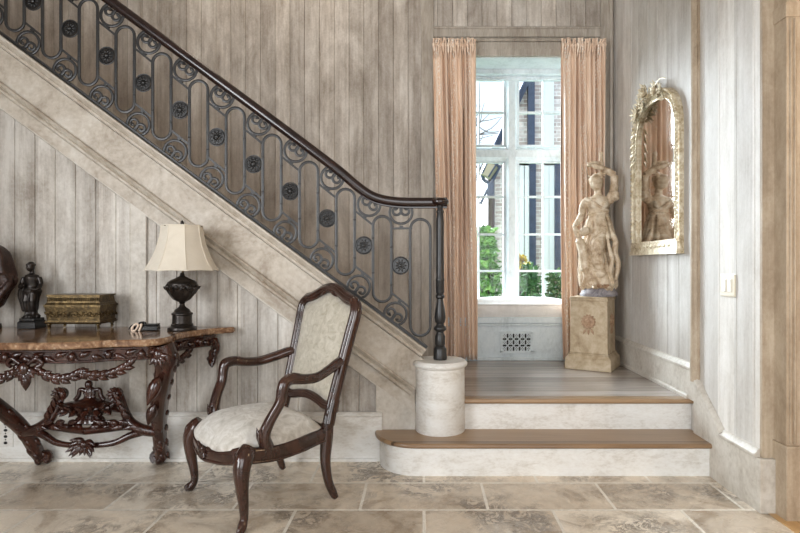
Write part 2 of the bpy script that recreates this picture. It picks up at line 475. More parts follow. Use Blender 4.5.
# pilaster and the doorway to the next room
s = MB(); s.box(XR-.001, 1.80, 2.722, 2.7415, .25, ZC-.002); s.box(1.79, 4.2, 2.74, 2.86, .001, ZC-.001)
struct(s.build('wall_doorway', M['pilaster'], smooth=0))
s = MB(); s.box(XR-.024, 1.802, 2.700, 2.7405, 0, .262)
struct(s.build('baseboard_doorway', M['trim'], smooth=0, bevel=.003))
s = MB()
s.box(1.700, 1.81, 2.618, 2.735, .0, .345)
s.box(1.708, 1.81, 2.632, 2.735, .345, 2.37); s.box(1.708, 1.81, 2.632, 2.735, 2.43, ZC-.01)
s.box(1.702, 1.81, 2.626, 2.735, 2.365, 2.435)
s.box(1.698, 1.81, 2.614, 2.735, .335, .352)
s.box(1.81, 2.0, 2.665, 2.735, .0, ZC-.01)
s.tube([(1.728, 2.630, .36), (1.728, 2.630, 2.36)], .006, 8); s.tube([(1.748, 2.630, .36), (1.748, 2.630, 2.36)], .006, 8); s.tube([(1.79, 2.630, .36), (1.79, 2.630, 2.36)], .008, 8)
struct(s.build('door_1', M['pilaster'], smooth=30, bevel=.004))

# other walls of the hall, behind and beside the camera, with the windows that light it
def room_wall(name, x0, x1, y0, y1, hole=None):
    mb = MB(); ax = 'x' if abs(x1-x0) > abs(y1-y0) else 'y'
    if hole is None: mb.box(x0, x1, y0, y1, 0, ZC)
    else:
        a, c, z0, z1 = hole
        if ax == 'x':
            mb.box(x0, a, y0, y1, 0, ZC); mb.box(c, x1, y0, y1, 0, ZC); mb.box(a, c, y0, y1, 0, z0); mb.box(a, c, y0, y1, z1, ZC)
        else:
            mb.box(x0, x1, y0, a, 0, ZC); mb.box(x0, x1, c, y1, 0, ZC); mb.box(x0, x1, a, c, 0, z0); mb.box(x0, x1, a, c, z1, ZC)
    return struct(mb.build(name, M['plaster'], smooth=0))
room_wall('wall_left', -4.35, -4.2, -3.15, 5.0, (-2.5, -.3, .7, 3.2))
room_wall('wall_rear', -4.2, 4.2, -3.15, -3.0, (-1.4, 2.6, .5, 3.3))
room_wall('wall_far_right', 4.2, 4.35, -3.15, 3.0)

# ------------------------------------------------------------------ stair
SL = .738
def zl(y0, x): return 1.2-(y0+312.2-265)*.006125-SL*x      # stringer line whose photo intercept is y0, on the plane of the under-stair wall
XL = -4.2
# under-stair boards (recessed field)
b = MB(); boards(b, 'X', XL, -.27, YS+.016, -1, 0, 3.6, .125, .02, .05)
# clip by the slope: cut the top with bisect
o = b.build('wall_stair', M['under'], smooth=0); struct(o)
bm = bmesh.new(); bm.from_mesh(o.data)
nrm = V((SL, 0, 1)).normalized()
r = bmesh.ops.bisect_plane(bm, geom=bm.verts[:]+bm.edges[:]+bm.faces[:], plane_co=V((0, 0, zl(96, 0))), plane_no=nrm, clear_outer=True)
bmesh.ops.holes_fill(bm, edges=bm.edges); bm.to_mesh(o.data); bm.free()
def band(mb, ya, yb, y_front, y_back, x0=XL, x1=-.03):
    mb.prism([(x0, y_front, zl(yb, x0)), (x1, y_front, zl(yb, x1)), (x1, y_front, zl(ya, x1)), (x0, y_front, zl(ya, x0))], (0, y_back-y_front, 0))
s = MB()
band(s, 47, 83, 3.428, 3.52, x1=.10)                      # broad flat string
band(s, 82, 107, 3.4365, 3.50, x1=-.05)                    # flat rail below the moulding
struct(s.build('trim_5', M['stringer'], smooth=0))
s = MB()
d = V((1, 0, -SL)).normalized(); up = V((SL, 0, 1)).normalized()
def smould(prof, y0, x0, x1, yf):
    s.profile(prof, (x0, yf, zl(y0, x0)), (x1, yf, zl(y0, x1)), (0,-1,0), up)
smould([(-.05,-.058),(.006,-.058),(.012,-.050),(.012,-.040),(.006,-.034),(.018,-.022),(.026,-.010),(.026,0),(-.13,0),(-.13,-.058)], 34.5, XL, .02, 3.428)
smould([(-.02,-.058),(.010,-.058),(.022,-.046),(.022,-.036),(.010,-.028),(.026,-.014),(.030,-.006),(.024,0),(-.02,0)], 81, XL, -.045, 3.434)
struct(s.build('trim_6', M['stringer'], smooth=30))
# stiles and the panel bead
s = MB()
xa, xb = (129.5-CX)*.006125, (144-CX)*.006125
s.prism([(xa, YS, .28), (xb, YS, .28), (xb, YS, zl(100, xb)), (xa, YS, zl(100, xa))], (0, .03, 0))
xc, xd = (377-CX)*.006125, -.035
s.prism([(xc, YS, .0), (xd, YS, .0), (xd, YS, zl(100, xd)), (xc, YS, zl(100, xc))], (0, .06, 0))
# beads along the panel edge
for y0, x0, x1 in ((107.5, xb, xc), (107.5, XL, xa)):
    s.tube([(x0, YS+.004, zl(y0, x0)), (x1, YS+.004, zl(y0, x1))], .008, 8)
for x in (xa-.003, xb+.003, xc-.003):
    s.tube([(x, YS+.004, .30), (x, YS+.004, zl(107.5, x))], .006, 8)
struct(s.build('trim_7', M['trim'], smooth=40))
s = MB(); s.box(XL, xc+.03, 3.425, YS+.02, 0, .272)
s.profile([(0,0),(.018,0),(.024,.008),(.018,.018),(.006,.026),(0,.028)], (XL, YS, .27), (xc+.03, YS, .27), (0,-1,0), (0,0,1))
s.box(XL, xc, 3.415, 3.43, 0, .018)
struct(s.build('baseboard_front', M['riser'], smooth=30))

# first tread with its rounded end, riser, landing
def bull(inset, x_end=1.645):
    cx_, cy_, rx, ry = -.03, 3.425, .262-inset, .272-inset
    pts = [(x_end, 3.153+inset)]
    for k in range(15):
        a = -PI/2-PI/2*k/14
        pts.append((cx_+rx*math.cos(a), cy_+ry*math.sin(a)))
    pts += [(cx_-rx, 3.50), (x_end, 3.50)]
    return pts
s = MB(); lv = [(.008, R1-.027), (.001, R1-.020), (0, R1-.013), (.002, R1-.006), (.009, R1)]
vs = [(x, y, z) for ins, z in lv for x, y in bull(ins)]; n = len(bull(0))
fs = [(j*n+k, j*n+(k+1) % n, (j+1)*n+(k+1) % n, (j+1)*n+k) for j in range(len(lv)-1) for k in range(n)]
fs += [tuple(range(n))[::-1], tuple((len(lv)-1)*n+k for k in range(n))]
struct(s.add(vs, fs).build('stair_tread', M['oak'], smooth=35))
s = MB().prism([(x, y, 0) for x, y in bull(.03)], (0,0,R1-.027))
struct(s.build('stair_riser', M['riser'], smooth=60))
s = MB().box(.0, 1.65, 3.447, 3.50, R1-.01, LZ-.027)
struct(s.build('stair_riser', M['riser'], smooth=0))
s = MB().profile([(-.05,-.027),(.026,-.027),(.034,-.018),(.034,-.008),(.028,0),(-.05,0)], (.0, 3.447, LZ), (1.65, 3.447, LZ), (0,-1,0), (0,0,1))
struct(s.build('stair_nosing', M['oak'], smooth=50))
s = MB().box(-.12, XR, 3.497, YB, LZ-.2, LZ-.0005)
struct(s.build('landing', M['landing'], smooth=0))
pts = [(-.12, 3.53, 0)]; x, z = -.06, LZ
prof = [(-.10, .0), (-.10, LZ)]
for k in range(15):
    prof += [(-.10-.2574*k, LZ+.19*(k+1)), (-.10-.2574*(k+1), LZ+.19*(k+1))]
prof = [(max(x, -4.2), z) for x, z in prof]; prof += [(-4.2, 0)]
s = MB().prism([(x, 3.53, z) for x, z in prof], (0, YB-3.53, 0))
struct(s.build('stair_flight', M['oak'], smooth=0))
s = MB()    # skirting of the flight, low against the window wall
s.prism([(-4.2, YB-.02, zl(34,-4.2)-.40), (xs0, YB-.02, zl(34, xs0)-.30), (xs0, YB-.02, zl(34, xs0)-.16), (-4.2, YB-.02, zl(34,-4.2)-.16)], (0,.02,0))
struct(s.build('baseboard_flight', M['trim'], smooth=0))

# window seat
SX0, SX1 = WX0-.08, WX1+.08
ZS = P(0,317,YB).z
s = MB(); s.box(SX0, SX1, YB-.030, 5.30, LZ, ZS-.05); s.box(SX0, SX1, YB-.045, 5.30, ZS-.05, ZS)
s.box(SX0, SX1, YB-.050, YB-.02, LZ, LZ+.028)
s.profile([(0,0),(.012,0),(.020,.008),(.014,.018),(0,.022)], (SX0, YB-.03, ZS-.075), (SX1, YB-.03, ZS-.075), (0,-1,0), (0,0,1))
struct(s.build('trim_8', M['winpaint'], smooth=30, bevel=.003))

# ------------------------------------------------------------------ window
YW = 5.28
def W(px, py): return P(px, py, YW)
s = MB()   # reveals of the opening
s.box(WX0-.04, WX0+.006, YB+.004, YW+.06, .3, WZ1); s.box(WX1-.006, WX1+.04, YB+.004, YW+.06, .3, WZ1)
s.box(WX0-.04, WX1+.04, YB+.003, YW+.06, WZ1-.007, WZ1+.04)
s.box(WX0+.007, WX1-.007, YW-.16, YW-.042, WZ1-.05, WZ1-.008); s.box(WX0+.007, WX1-.007, YW-.09, YW-.042, WZ1-.085, WZ1-.0505)
struct(s.build('trim_9', M['winpaint'], smooth=0, bevel=.003))
mid = W(511, 0).x
wtop = W(0, 76).z; wbot = .55
xo0, xo1 = WX0, WX1
tz1, tz0 = W(0, 148).z, W(0, 161).z
f = MB()
f.box(xo0, xo0+.04, YW-.04, YW+.05, wbot, WZ1); f.box(xo1-.04, xo1, YW-.04, YW+.05, wbot, WZ1)
f.box(xo0+.002, xo1-.002, YW-.0385, YW+.0485, wtop, WZ1-.001); f.box(xo0+.002, xo1-.002, YW-.0385, YW+.0485, wbot+.001, wbot+.05)
f.prism([(mid-.052, YW+.03, wbot), (mid-.052, YW-.03, wbot), (mid-.030, YW-.062, wbot), (mid+.030, YW-.062, wbot), (mid+.052, YW-.03, wbot), (mid+.052, YW+.03, wbot)], (0,0,wtop-wbot+.01))
f.profile([(0,-.005),(.030,-.005),(.062,.028),(.062,.09),(.03,.115),(0,.115)], (xo0, YW, tz0), (xo1, YW, tz0), (0,-1,0), (0,0,1))
win = struct(f.build('window_1', M['winpaint'], smooth=30))
sash = MB(); panes = MB()
pw = W(543,0).x-W(517,0).x
lights = [(xo0+.04, mid-.052), (mid+.052, xo1-.04)]
rows_u = [wtop, W(0,113).z, tz1+.005]
rows_l = [tz0, W(0,197).z, W(0,234.5).z, W(0,271).z, W(0,309).z]
for (xa_, xb_) in lights:
    for rows in (rows_u, rows_l):
        top, bot = rows[0], rows[-1]
        fr = .022
        sash.box(xa_, xa_+fr, YW-.018, YW+.018, bot, top); sash.box(xb_-fr, xb_, YW-.018, YW+.018, bot, top)
        sash.box(xa_+.001, xb_-.001, YW-.0165, YW+.0165, top-fr, top-.001); sash.box(xa_+.001, xb_-.001, YW-.0165, YW+.0165, bot+.001, bot+fr)
        for z in rows[1:-1]: sash.box(xa_, xb_, YW-.014, YW+.014, z-.010, z+.010)
        n = 2; wdt = (xb_-xa_)/n
        sash.box(xa_+wdt-.008, xa_+wdt+.008, YW-.013, YW+.013, bot, top)
        panes.box(xa_, xb_, YW-.003, YW+.003, bot, top)
struct(sash.build('window_sash', M['winpaint'], win, smooth=0))
struct(panes.build('window_pane', M['glass'], win, smooth=0))
for nme, args in (('window_2', (-4.30, -4.25, -2.5, -.3, .7, 3.2)), ('window_3', (-1.4, 2.6, -3.10, -3.05, .5, 3.3))):
    x0, x1, y0, y1, z0, z1 = args; f = MB()
    lng = 'y' if y1-y0 > x1-x0 else 'x'
    for k in range(5):
        if lng == 'y': yy = y0+(y1-y0-.05)*k/4; f.box(x0, x1, yy, yy+.05, z0, z1)
        else: xx = x0+(x1-x0-.05)*k/4; f.box(xx, xx+.05, y0, y1, z0, z1)
    for k in range(4):
        zz = z0+(z1-z0-.05)*k/3; f.box(x0, x1, y0, y1, zz, zz+.05)
    struct(f.build(nme, M['winpaint'], smooth=0))
# ================================================================== BALUSTRADE
YR = 3.46
def R(px, py, dy=0.0): return P(px, py, YR)+V((0, dy, 0))
PX = YR/F
bal = thing('stair_balustrade', 'wrought iron stair railing with scrolls, rosettes and a dark wooden handrail ending at the newel', 'railing', (.105, 3.44, .62))
hr = [(-75, -136.4), (108, -1), (200, 66.9), (270, 118.6), (317.5, 154.2), (340, 171.6), (357, 186), (371, 195.6), (385, 200.2), (403, 202.2), (425, 202.4), (447, 202.2)]
path = [R(*p) for p in cr(hr, 6)]
m = MB(); m.tube(path, [(.034, .030)]*len(path), 14, ref=(0,0,1), ex=2.6)
m.tube([p+V((0,0,-.032)) for p in path], [(.014, .006)]*len(path), 8, ref=(0,0,1), ex=4)
c = R(443, 202)
m.lathe([(.001,-.028),(.030,-.026),(.050,-.016),(.056,0),(.050,.014),(.034,.022),(.012,.027),(.001,.028)], (.105, 3.45, c.z), 20)
m.build('handrail', M['handrail'], bal, 60, world=True)
zc = lambda px: 34.5+SL*px
m = MB(); m.tube([R(-75, zc(-75)-2.2), R(427, zc(427)-2.2)], [(.020, .010)]*2, 4, ref=(0,0,1), ex=8)
m.build('bottom_rail', M['iron'], bal, 0, world=True)
# turned newel
z0 = .62; zt = c.z-.02
pr = [(.044,0),(.046,.012),(.044,.024),(.044,.060),(.036,.072),(.030,.080),(.034,.090),(.034,.135),(.026,.150),(.024,.160),(.040,.172),(.043,.180),(.040,.190),(.026,.200),(.024,.208),(.034,.222),(.038,.245),(.034,.280),(.024,.330),(.020,.352),(.030,.362),(.030,.372),(.022,.380),(.028,.392),(.028,.455),(.030,.460),(.030,.468),(.027,.474),(.026,.60),(.026,.80),(.022,.85),(.026,.856),(.026,.864),(.018,.876),(.018,.90)]
k = (zt-z0)/.90
m = MB(); m.lathe([(r*.92, z*k+z0) for r, z in pr], (.105, 3.44, 0), 20, mod=lambda a, z: 1-.05*(abs(math.sin(4*a)) if z0+.21*k < z < z0+.35*k else 0))
m.build('newel_post', M['iron'], bal, 40, world=True)
ang = math.atan(SL)
def spiral_pts(sgn):
    pts = []
    for k in range(9):
        a = math.radians(-90+148*k/8); pts.append((math.cos(a)*sgn, math.sin(a)))
    for k in range(1, 22):
        dg = 78+425*k/21; a = math.radians(dg); rr = .71*math.exp(-.0036*(dg-78))
        pts.append(((.46+rr*math.cos(a))*sgn, .14+rr*math.sin(a)))
    return pts
def scroll(cx, cy, rot, rpx=11.3):
    m = MB()
    for sg in (-1, 1):
        pts = spiral_pts(sg)
        w = []
        for x, y in pts:
            X = x*math.cos(rot)-y*math.sin(rot); Y = x*math.sin(rot)+y*math.cos(rot)
            w.append(R(cx+X*rpx, cy-Y*rpx))
        n = len(w)
        m.tube(w, [(.0088, .0066)]*(n-5)+[(.009,.007),(.010,.007),(.0115,.008),(.0135,.010),(.011,.010)], 6, ref=(0,1,0), ex=3)
    return m
def stadium(cx, top, bot, hw=9.2):
    pts = []
    for k in range(13):
        a = PI*k/12; pts.append((cx+hw*math.cos(a), top+hw-hw*math.sin(a)))
    for k in range(13):
        a = PI+PI*k/12; pts.append((cx+hw*math.cos(a), bot-hw-hw*math.sin(a)))
    return pts
SP = 36.72
for k in range(-2, 12):
    rx_ = 400.6-SP*k
    last = (k == 0)
    ry_ = 109.5+SL*(rx_-179)+(-.5)
    my = ry_
    if last: ry_ = 265.6
    # rosette
    m = MB(); cc = R(rx_, ry_)
    Mx = Matrix.Rotation(PI/2, 4, 'X')
    if k >= 0:
        m.lathe([(.001,-.008),(.047,-.008),(.052,-.004),(.052,.004),(.047,.009),(.042,.009),(.040,.005),(.012,.005),(.012,.012),(.006,.016),(.001,.016)], cc, 24, M=Mx)
        for q in range(10):
            a = 2*PI*q/10
            m.leaf(cc+V((.012*math.cos(a), -.006, .012*math.sin(a))), (math.cos(a), 0, math.sin(a)), (0,-1,0), .028, .0065, .005)
        ro = m.build('rosette', M['black'], bal, 40, world=True)
        # a thin collar round the rosette
        MB().tube([cc+V((.054*math.cos(2*PI*q/20), 0, .054*math.sin(2*PI*q/20))) for q in range(20)], .0035, 6, closed=True).build('collar', M['ironlight'], ro, 60, world=True)
        # scrolls
        if last: m = scroll(401, 212.5, 0)
        else: m = scroll(rx_+5.2, my-40.8, -ang)
        m.build('scroll', M['iron'], bal, 60, world=True)
        scroll(rx_-5.2, my+(41.5 if not last else 41.5), PI-ang).build('scroll', M['iron'], bal, 60, world=True)
        for sgn in (-1, 1):
            m = MB()
            if last and sgn < 0:
                a_, b_ = (rx_-10, 228.4), (rx_+11.5, 228.4)
            else:
                yy = my+sgn*27.6; a_, b_ = (rx_-9.3, yy-9.3*.8), (rx_+9.3, yy+9.3*.8)
            A, B = R(*a_), R(*b_)
            m.tube([A, B], [(.007, .0052)]*2, 4, ref=(0,1,0), ex=8)
            mid_ = (A+B)/2; dd = (B-A).normalized(); u_ = V((-dd.z, 0, dd.x))*(1 if dd.x > 0 else -1)
            m.tube([mid_+u_*(.010)*(-sgn)-dd*.011, mid_+u_*(.010)*(-sgn)+dd*.011], [(.008, .007)]*2, 4, ref=(0,1,0), ex=8)
            m.build('tie_bar', M['iron'], bal, 0, world=True)
        # loop baluster on the left of each rosette
        lx = rx_-SP/2; ly = my-SL*SP/2
        pts = stadium(lx, ly-42.8, ly+42.8)
        m = MB(); w = [R(*p) for p in pts]
        m.tube(w, [(.0092, .0068)]*len(w), 6, ref=(0,1,0), closed=True, ex=3)
        for (ox, oy) in ((-9.2, -21), (9.2, -21+9), (-9.2, 21-7), (9.2, 26)):
            m.ell(R(lx+ox, ly+oy), (.010, .010, .006), None, 8, 6)
        m.build('baluster', M['iron'], bal, 60, world=True)
# end loop beside the newel
pts = stadium(420.3, 219.2, 335.8, 10.0)
m = MB(); w = [R(*p) for p in pts]; m.tube(w, [(.0092, .0068)]*len(w), 6, ref=(0,1,0), closed=True, ex=3)
m.build('baluster', M['iron'], bal, 60, world=True)

# round pedestal of the newel
m = MB(); m.lathe([(.150,R1),(.152,R1+.004),(.150,.575),(.156,.582),(.166,.590),(.168,.600),(.164,.608),(.158,.612),(.152,.619),(.10,.6195),(.001,.6195)], (.105, 3.44, 0), 48)
tag(m.build('newel_pedestal', M['riser'], None, 40), 'round whitewashed drum pedestal under the iron newel on the bottom tread', 'pedestal')

# ================================================================== CURTAINS
def curtain(name, label, xa, xb, seed, folds, bot_l, bot_r):
    rnd = random.Random(seed)
    z1_, z0_ = 3.105, LZ+.012
    root = thing(name, label, 'curtain', ((xa+xb)/2, 4.76, LZ), 0, 'window curtains')
    ph = [rnd.uniform(-.5, .5) for _ in range(folds+2)]
    nu, nz = folds*12, 48
    def pt(i, j, side):
        u = i/nu; t = j/nz; z = z1_+(z0_-z1_)*t
        l = xa+(bot_l-xa)*t; r_ = xb+(bot_r-xb)*t
        f = u*folds
        wob = ph[int(f) % len(ph)]*.25*math.sin(PI*(f-int(f)))
        amp = .034*(.55+.45*min(t*5, 1))*(.8+.4*math.sin(f*1.7+seed))
        x = l+(r_-l)*(u+ wob*.25/folds)+.010*math.sin(t*5+f*.8+seed)*t
        y = 4.778+amp*math.sin(2*PI*(f+wob)+.5*math.sin(3*t+seed))+.012*math.sin(6.3*f*.31+4*t)
        return V((x, min(y+side*.004, 4.818), z))
    vs = []; fs = []
    for s_ in (-1, 1):
        for j in range(nz+1):
            for i in range(nu+1): vs.append(pt(i, j, s_))
    N = (nu+1)*(nz+1)
    for j in range(nz):
        for i in range(nu):
            a = j*(nu+1)+i; q = (a, a+1, a+nu+2, a+nu+1)
            fs.append(q); fs.append(tuple(N+k for k in q[::-1]))
    for j in range(nz):
        for i in (0, nu):
            a = j*(nu+1)+i; fs.append((a, a+nu+1, N+a+nu+1, N+a))
    for i in range(nu):
        for j in (0, nz):
            a = j*(nu+1)+i; fs.append((a, N+a, N+a+1, a+1))
    m = MB(); m.add(vs, fs); m.build('drape', M['curtain'], root, 180, world=True)
    # gathered heading on the rod
    m = MB(); n = folds*2
    for q in range(n):
        u = (q+.5)/n; x = xa+(xb-xa)*u
        hz = .038+.012*rnd.random()
        yo = .014*(q % 2)
        m.tube(cr([(x+rnd.uniform(-.012,.012), 4.772, z1_-.13-.03*rnd.random()), (x+rnd.uniform(-.004,.004), 4.748+yo, z1_-.055), (x+rnd.uniform(-.004,.004), 4.762+yo*.4, z1_-.020), (x+rnd.uniform(-.010,.010), 4.748+yo, z1_+hz-.025)], 5),
               [(.004,.006)]*3+[(.009,.010)]*3+[(.0125,.018)]*4+[(.009,.010)]*5+[(.014,.014)], 8, ref=(0,1,0))
    m.build('heading', M['curtain'], root, 180, world=True)
    return root
cl0, cl1 = P(432.5,0,4.77).x, P(476,0,4.77).x
cr0, cr1 = P(561.5,0,4.77).x, P(606,0,4.77).x
curtain('window_curtain', 'peach embroidered silk curtain left of the window, behind the iron newel', cl0, cl1, 3, 9, P(440,0,4.77).x, P(477,0,4.77).x)
curtain('window_curtain', 'peach embroidered silk curtain right of the window, behind the carved figure', cr0, cr1, 8, 9, P(562,0,4.77).x, P(606,0,4.77).x)

# window seat cushion
root = thing('seat_cushion', 'long white linen cushion on the window seat', 'cushion', ((WX0+WX1)/2, 5.05, ZS))
m = MB()
def rrect(x0, x1, y0, y1, z, r=.05, n=5):
    o = []
    for cx_, cy_, a0 in ((x1-r, y0+r, -90), (x1-r, y1-r, 0), (x0+r, y1-r, 90), (x0+r, y0+r, 180)):
        for k in range(n+1):
            a = math.radians(a0+90*k/n); o.append(V((cx_+r*math.cos(a), cy_+r*math.sin(a), z)))
    return o
x0, x1, y0, y1 = WX0+.02, WX1-.02, YB-.010, YW-.075
sec = [(.012, .0), (.0, .02), (-.002, .06), (.006, .090), (.022, .110)]
prev = None; vs = []; fs = []; n = 24
for ins, dz in sec:
    vs += rrect(x0+ins, x1-ins, y0+ins, y1-ins, ZS+.001+dz, .05)
for j in range(len(sec)-1):
    for k in range(n):
        l = (k+1) % n; fs.append((j*n+k, j*n+l, (j+1)*n+l, (j+1)*n+k))
fs.append(tuple(range(n))[::-1]); m.add(vs, fs)
m.pillow(rrect(x0+.022, x1-.022, y0+.022, y1-.022, ZS+.111, .05), V(((x0+x1)/2, (y0+y1)/2, ZS+.111)), (0,0,1), .055, 0, 6, 3.0)
cb = m.build('cushion_cover', M['cushion'], root, 60, world=True)
m = MB()
for dz, ins in ((.006, .008), (.106, .016)):
    o_ = rrect(x0+ins-.004, x1-ins+.004, y0+ins-.004, y1-ins+.004, ZS+dz, .05)
    m.tube(o_, .006, 6, closed=True)
m.build('piping', M['cushion'], root, 60, world=True)

# pierced vent in the seat front
g = thing('floor_vent', 'pierced metal heating grille in the panel under the window seat', 'vent', P(516.5, 341.5, YB-.03))
a0, a1 = P(501.5, 352, 4.815), P(531.5, 332.5, 4.815)
m = MB(); m.box(a0.x-.012, a1.x+.012, 4.806, 4.819, a0.z-.012, a0.z+.008); m.box(a0.x-.012, a1.x+.012, 4.806, 4.819, a1.z-.008, a1.z+.012)
m.box(a0.x-.012, a0.x+.008, 4.806, 4.819, a0.z, a1.z); m.box(a1.x-.008, a1.x+.012, 4.806, 4.819, a0.z, a1.z)
m.build('frame', M['winpaint'], g, 0, world=True)
m = MB(); w_, h_ = a1.x-a0.x, a1.z-a0.z; st = h_/3.0
nx = round(w_/st); stx = w_/nx
for i in range(nx):
    for j in range(3):
        cx_, cz_ = a0.x+(i+.5)*stx, a0.z+(j+.5)*st
        for sx in (-1, 1):
            m.tube([(cx_-stx/2, 4.812, cz_-sx*st/2), (cx_+stx/2, 4.812, cz_+sx*st/2)], [(.0055,.004)]*2, 4, ref=(0,1,0), ex=8)
        m.tube([(cx_+stx*.33*math.cos(2*PI*q/12), 4.811, cz_+st*.33*math.sin(2*PI*q/12)) for q in range(12)], [(.0042,.004)]*12, 4, ref=(0,1,0), closed=True)
m.build('lattice', M['winpaint'], g, 0, world=True)
MB().box(a0.x, a1.x, 4.8165, 4.8195, a0.z, a1.z).build('duct', M['void'], g, 0, world=True)

# small vent at the left edge, in the skirting behind the console
g = thing('wall_vent', 'small slotted vent in the skirting behind the left leg of the console', 'vent', P(2.5, 434, 3.42))
a0, a1 = P(-8, 447, 3.42), P(13, 420, 3.42)
MB().box(a0.x, a1.x, 3.4195, 3.4245, a0.z, a1.z).build('plate', M['riser'], g, 0, .002, world=True)
for px in (-4.5, 5.5):
    for q in range(4):
        m = MB(); c_ = P(px, 424+q*6.3, 3.4185); m.ell(c_, (.012, .0022, .009), None, 10, 6); m.build('slot', M['void'], g, 60, world=True)
        if q < 3:
            m = MB(); c_ = P(px, 427.1+q*6.3, 3.4185); m.ell(c_, (.0045, .0022, .0045), None, 8, 6); m.build('slot', M['void'], g, 60, world=True)

# light switch
sy = 3.02
g = thing('light_switch', 'ivory double light switch plate on the limed right wall', 'switch', (XR, sy, 1.087))
MB().box(XR-.010, XR, sy-.070, sy+.070, 1.030, 1.150).build('plate', M['ivory'], g, 0, .004, world=True)
for dy in (-.027, .027):
    MB().box(XR-.016, XR-.009, sy+dy-.017, sy+dy+.017, 1.055, 1.125).build('rocker', M['toggle'], g, 0, .003, world=True)

# ================================================================== MIRROR
YM0, YM1, ZM0, ZMS = 3.54, 4.33, 1.285, 2.07
RISE = .34
ymc = (YM0+YM1)/2; hw = (YM1-YM0)/2
mir = thing('wall_mirror', 'tall arched silver-gilt mirror with a floral crest on the right wall', 'mirror', (XR, ymc, ZM0))
def arch(ins, x, base=None, n=20):
    r = hw-ins; pts = [V((x, ymc-r, (ZM0+ins) if base is None else base))]
    for k in range(n+1):
        a = PI*k/n; c_, s_ = math.cos(a), math.sin(a); pts.append(V((x, ymc-r*math.copysign(abs(c_)**.80, c_), ZMS+(RISE-ins)*s_**.80)))
    pts.append(V((x, ymc+r, (ZM0+ins) if base is None else base)))
    return pts
fr = MB()
# stepped moulding: strips between nested arches at rising / falling heights
steps = [(.0, .0), (.0, .030), (.007, .040), (.019, .042), (.026, .034), (.036, .026), (.050, .030), (.058, .034), (.066, .033), (.070, .031), (.070, .003)]
for i in range(len(steps)-1):
    A = arch(steps[i][0], XR-steps[i][1]); B = arch(steps[i+1][0], XR-steps[i+1][1])
    n = len(A); fs = [(k, (k+1) % n, n+(k+1) % n, n+k) for k in range(n)]
    fr.add(A+B, fs)
fr.box(XR-.051, XR-.0008, YM0-.004, YM1+.004, ZM0-.012, ZM0+.018)
fr.box(XR-.0445, XR-.0009, YM0+.002, YM1-.002, ZM0+.018, ZM0+.070)
fr.box(XR-.048, XR-.0012, YM0+.01, YM1-.01, ZM0+.070, ZM0+.082)
fr.build('frame', M['silverleaf'], mir, 30, world=True)
# pearl and leaf border
m = MB()
A = arch(.010, XR-.043, ZM0+.10, 40); B = arch(.055, XR-.031, ZM0+.10, 40)
def walk(pts, step):
    out = []; acc = 0
    for a, b_ in zip(pts, pts[1:]):
        L = (b_-a).length; d = (b_-a)/L; s_ = -acc
        while s_+step <= L:
            s_ += step; out.append((a+d*s_, d))
        acc = L-s_
    return out
for p, d in walk(A, .030):
    m.leaf(p-d*.013, d, (-1,0,0), .027, .011, .009)
m.build('leaf_border', M['silverleaf'], mir, 50, world=True); m = MB()
for p, d in walk(B, .020):
    m.ell(p, .0075, None, 8, 6)
m.build('beading', M['silverleaf'], mir, 50, world=True); m = MB()
for q in range(9):
    m.leaf(V((XR-.045, YM0+.10+q*.07, ZM0+.045)), (0,1,0), (-1,0,0), .06, .014, .006)
m.build('ledge_ornament', M['silverleaf'], mir, 50, world=True)
g_ = MB(); A = arch(.069, XR-.008)
for p in A: p.x -= .022*(YM1-p.y)/(YM1-YM0)
g_.prism(A, (.005, 0, 0)); g_.build('mirror_plate', M['mirror'], mir, 0, world=True)
# crest: rose, open flowers, leaves
m = MB(); top = V((XR-.045, ymc+.03, ZMS+RISE-.020))
rnd = random.Random(5)
def rose(c_, r):
    for ring, (n, rr, tl) in enumerate(((5, 1.0, .35), (5, .68, .7), (3, .36, 1.0))):
        for q in range(n):
            a = 2*PI*(q+.5*ring)/n
            dirv = V((-tl*.7, math.cos(a), math.sin(a)))
            m.leaf(c_+V((-.008*ring, .2*r*math.cos(a), .2*r*math.sin(a))), dirv, (-1,0,0), r*rr, r*.36, r*.12, .3)
    m.ell(c_+V((-.022, 0, 0)), r*.22, None, 8, 6)
def daisy(c_, r, n=8):
    for q in range(n):
        a = 2*PI*q/n+.2; m.leaf(c_, (-.25, math.cos(a), math.sin(a)), (-1,0,0), r, r*.2, r*.1, .2)
    m.ell(c_, r*.26, None, 8, 6)
rose(top+V((-.01, .06, .05)), .062)
daisy(top+V((-.01, .22, -.07)), .072)
daisy(top+V((-.005, .165, -.005)), .06)
daisy(top+V((-.005, -.10, .035)), .055)
daisy(top+V((-.005, -.19, .0)), .045, 6)
daisy(top+V((-.008, .10, -.05)), .055)
for q in range(30):
    a = rnd.uniform(-.2, 1); s_ = rnd.choice([-1, 1])
    y_ = rnd.uniform(-.22, .27); c_ = top+V((rnd.uniform(-.01, .012), y_, -.9*y_*y_*2+rnd.uniform(-.015, .03)))
    b_ = rnd.choice([rnd.uniform(-.1, .22), rnd.uniform(.78, 1.1)])*PI
    m.leaf(c_, (-.2, math.cos(b_)+y_*2, math.sin(b_)), (-1,0,0), rnd.uniform(.032, .055), .013, .007, .25)
for q in range(6):
    m.tube(cr([tuple(top+V((0, .02, 0))), tuple(top+V((-.02, .06-.05*q, .035+.01*(q % 3)))), tuple(top+V((-.01, .10-.075*q, .030+.015*(q % 2))))], 5), .004, 6)
for q in range(8):
    m.leaf(top+V((0, .28+.0*q, -.16-.035*q)), (-.3, .5 if q % 2 else -.1, -.8), (-1,0,0), .055, .016, .007, .2)
m.build('crest', M['silverleaf'], mir, 50, world=True)

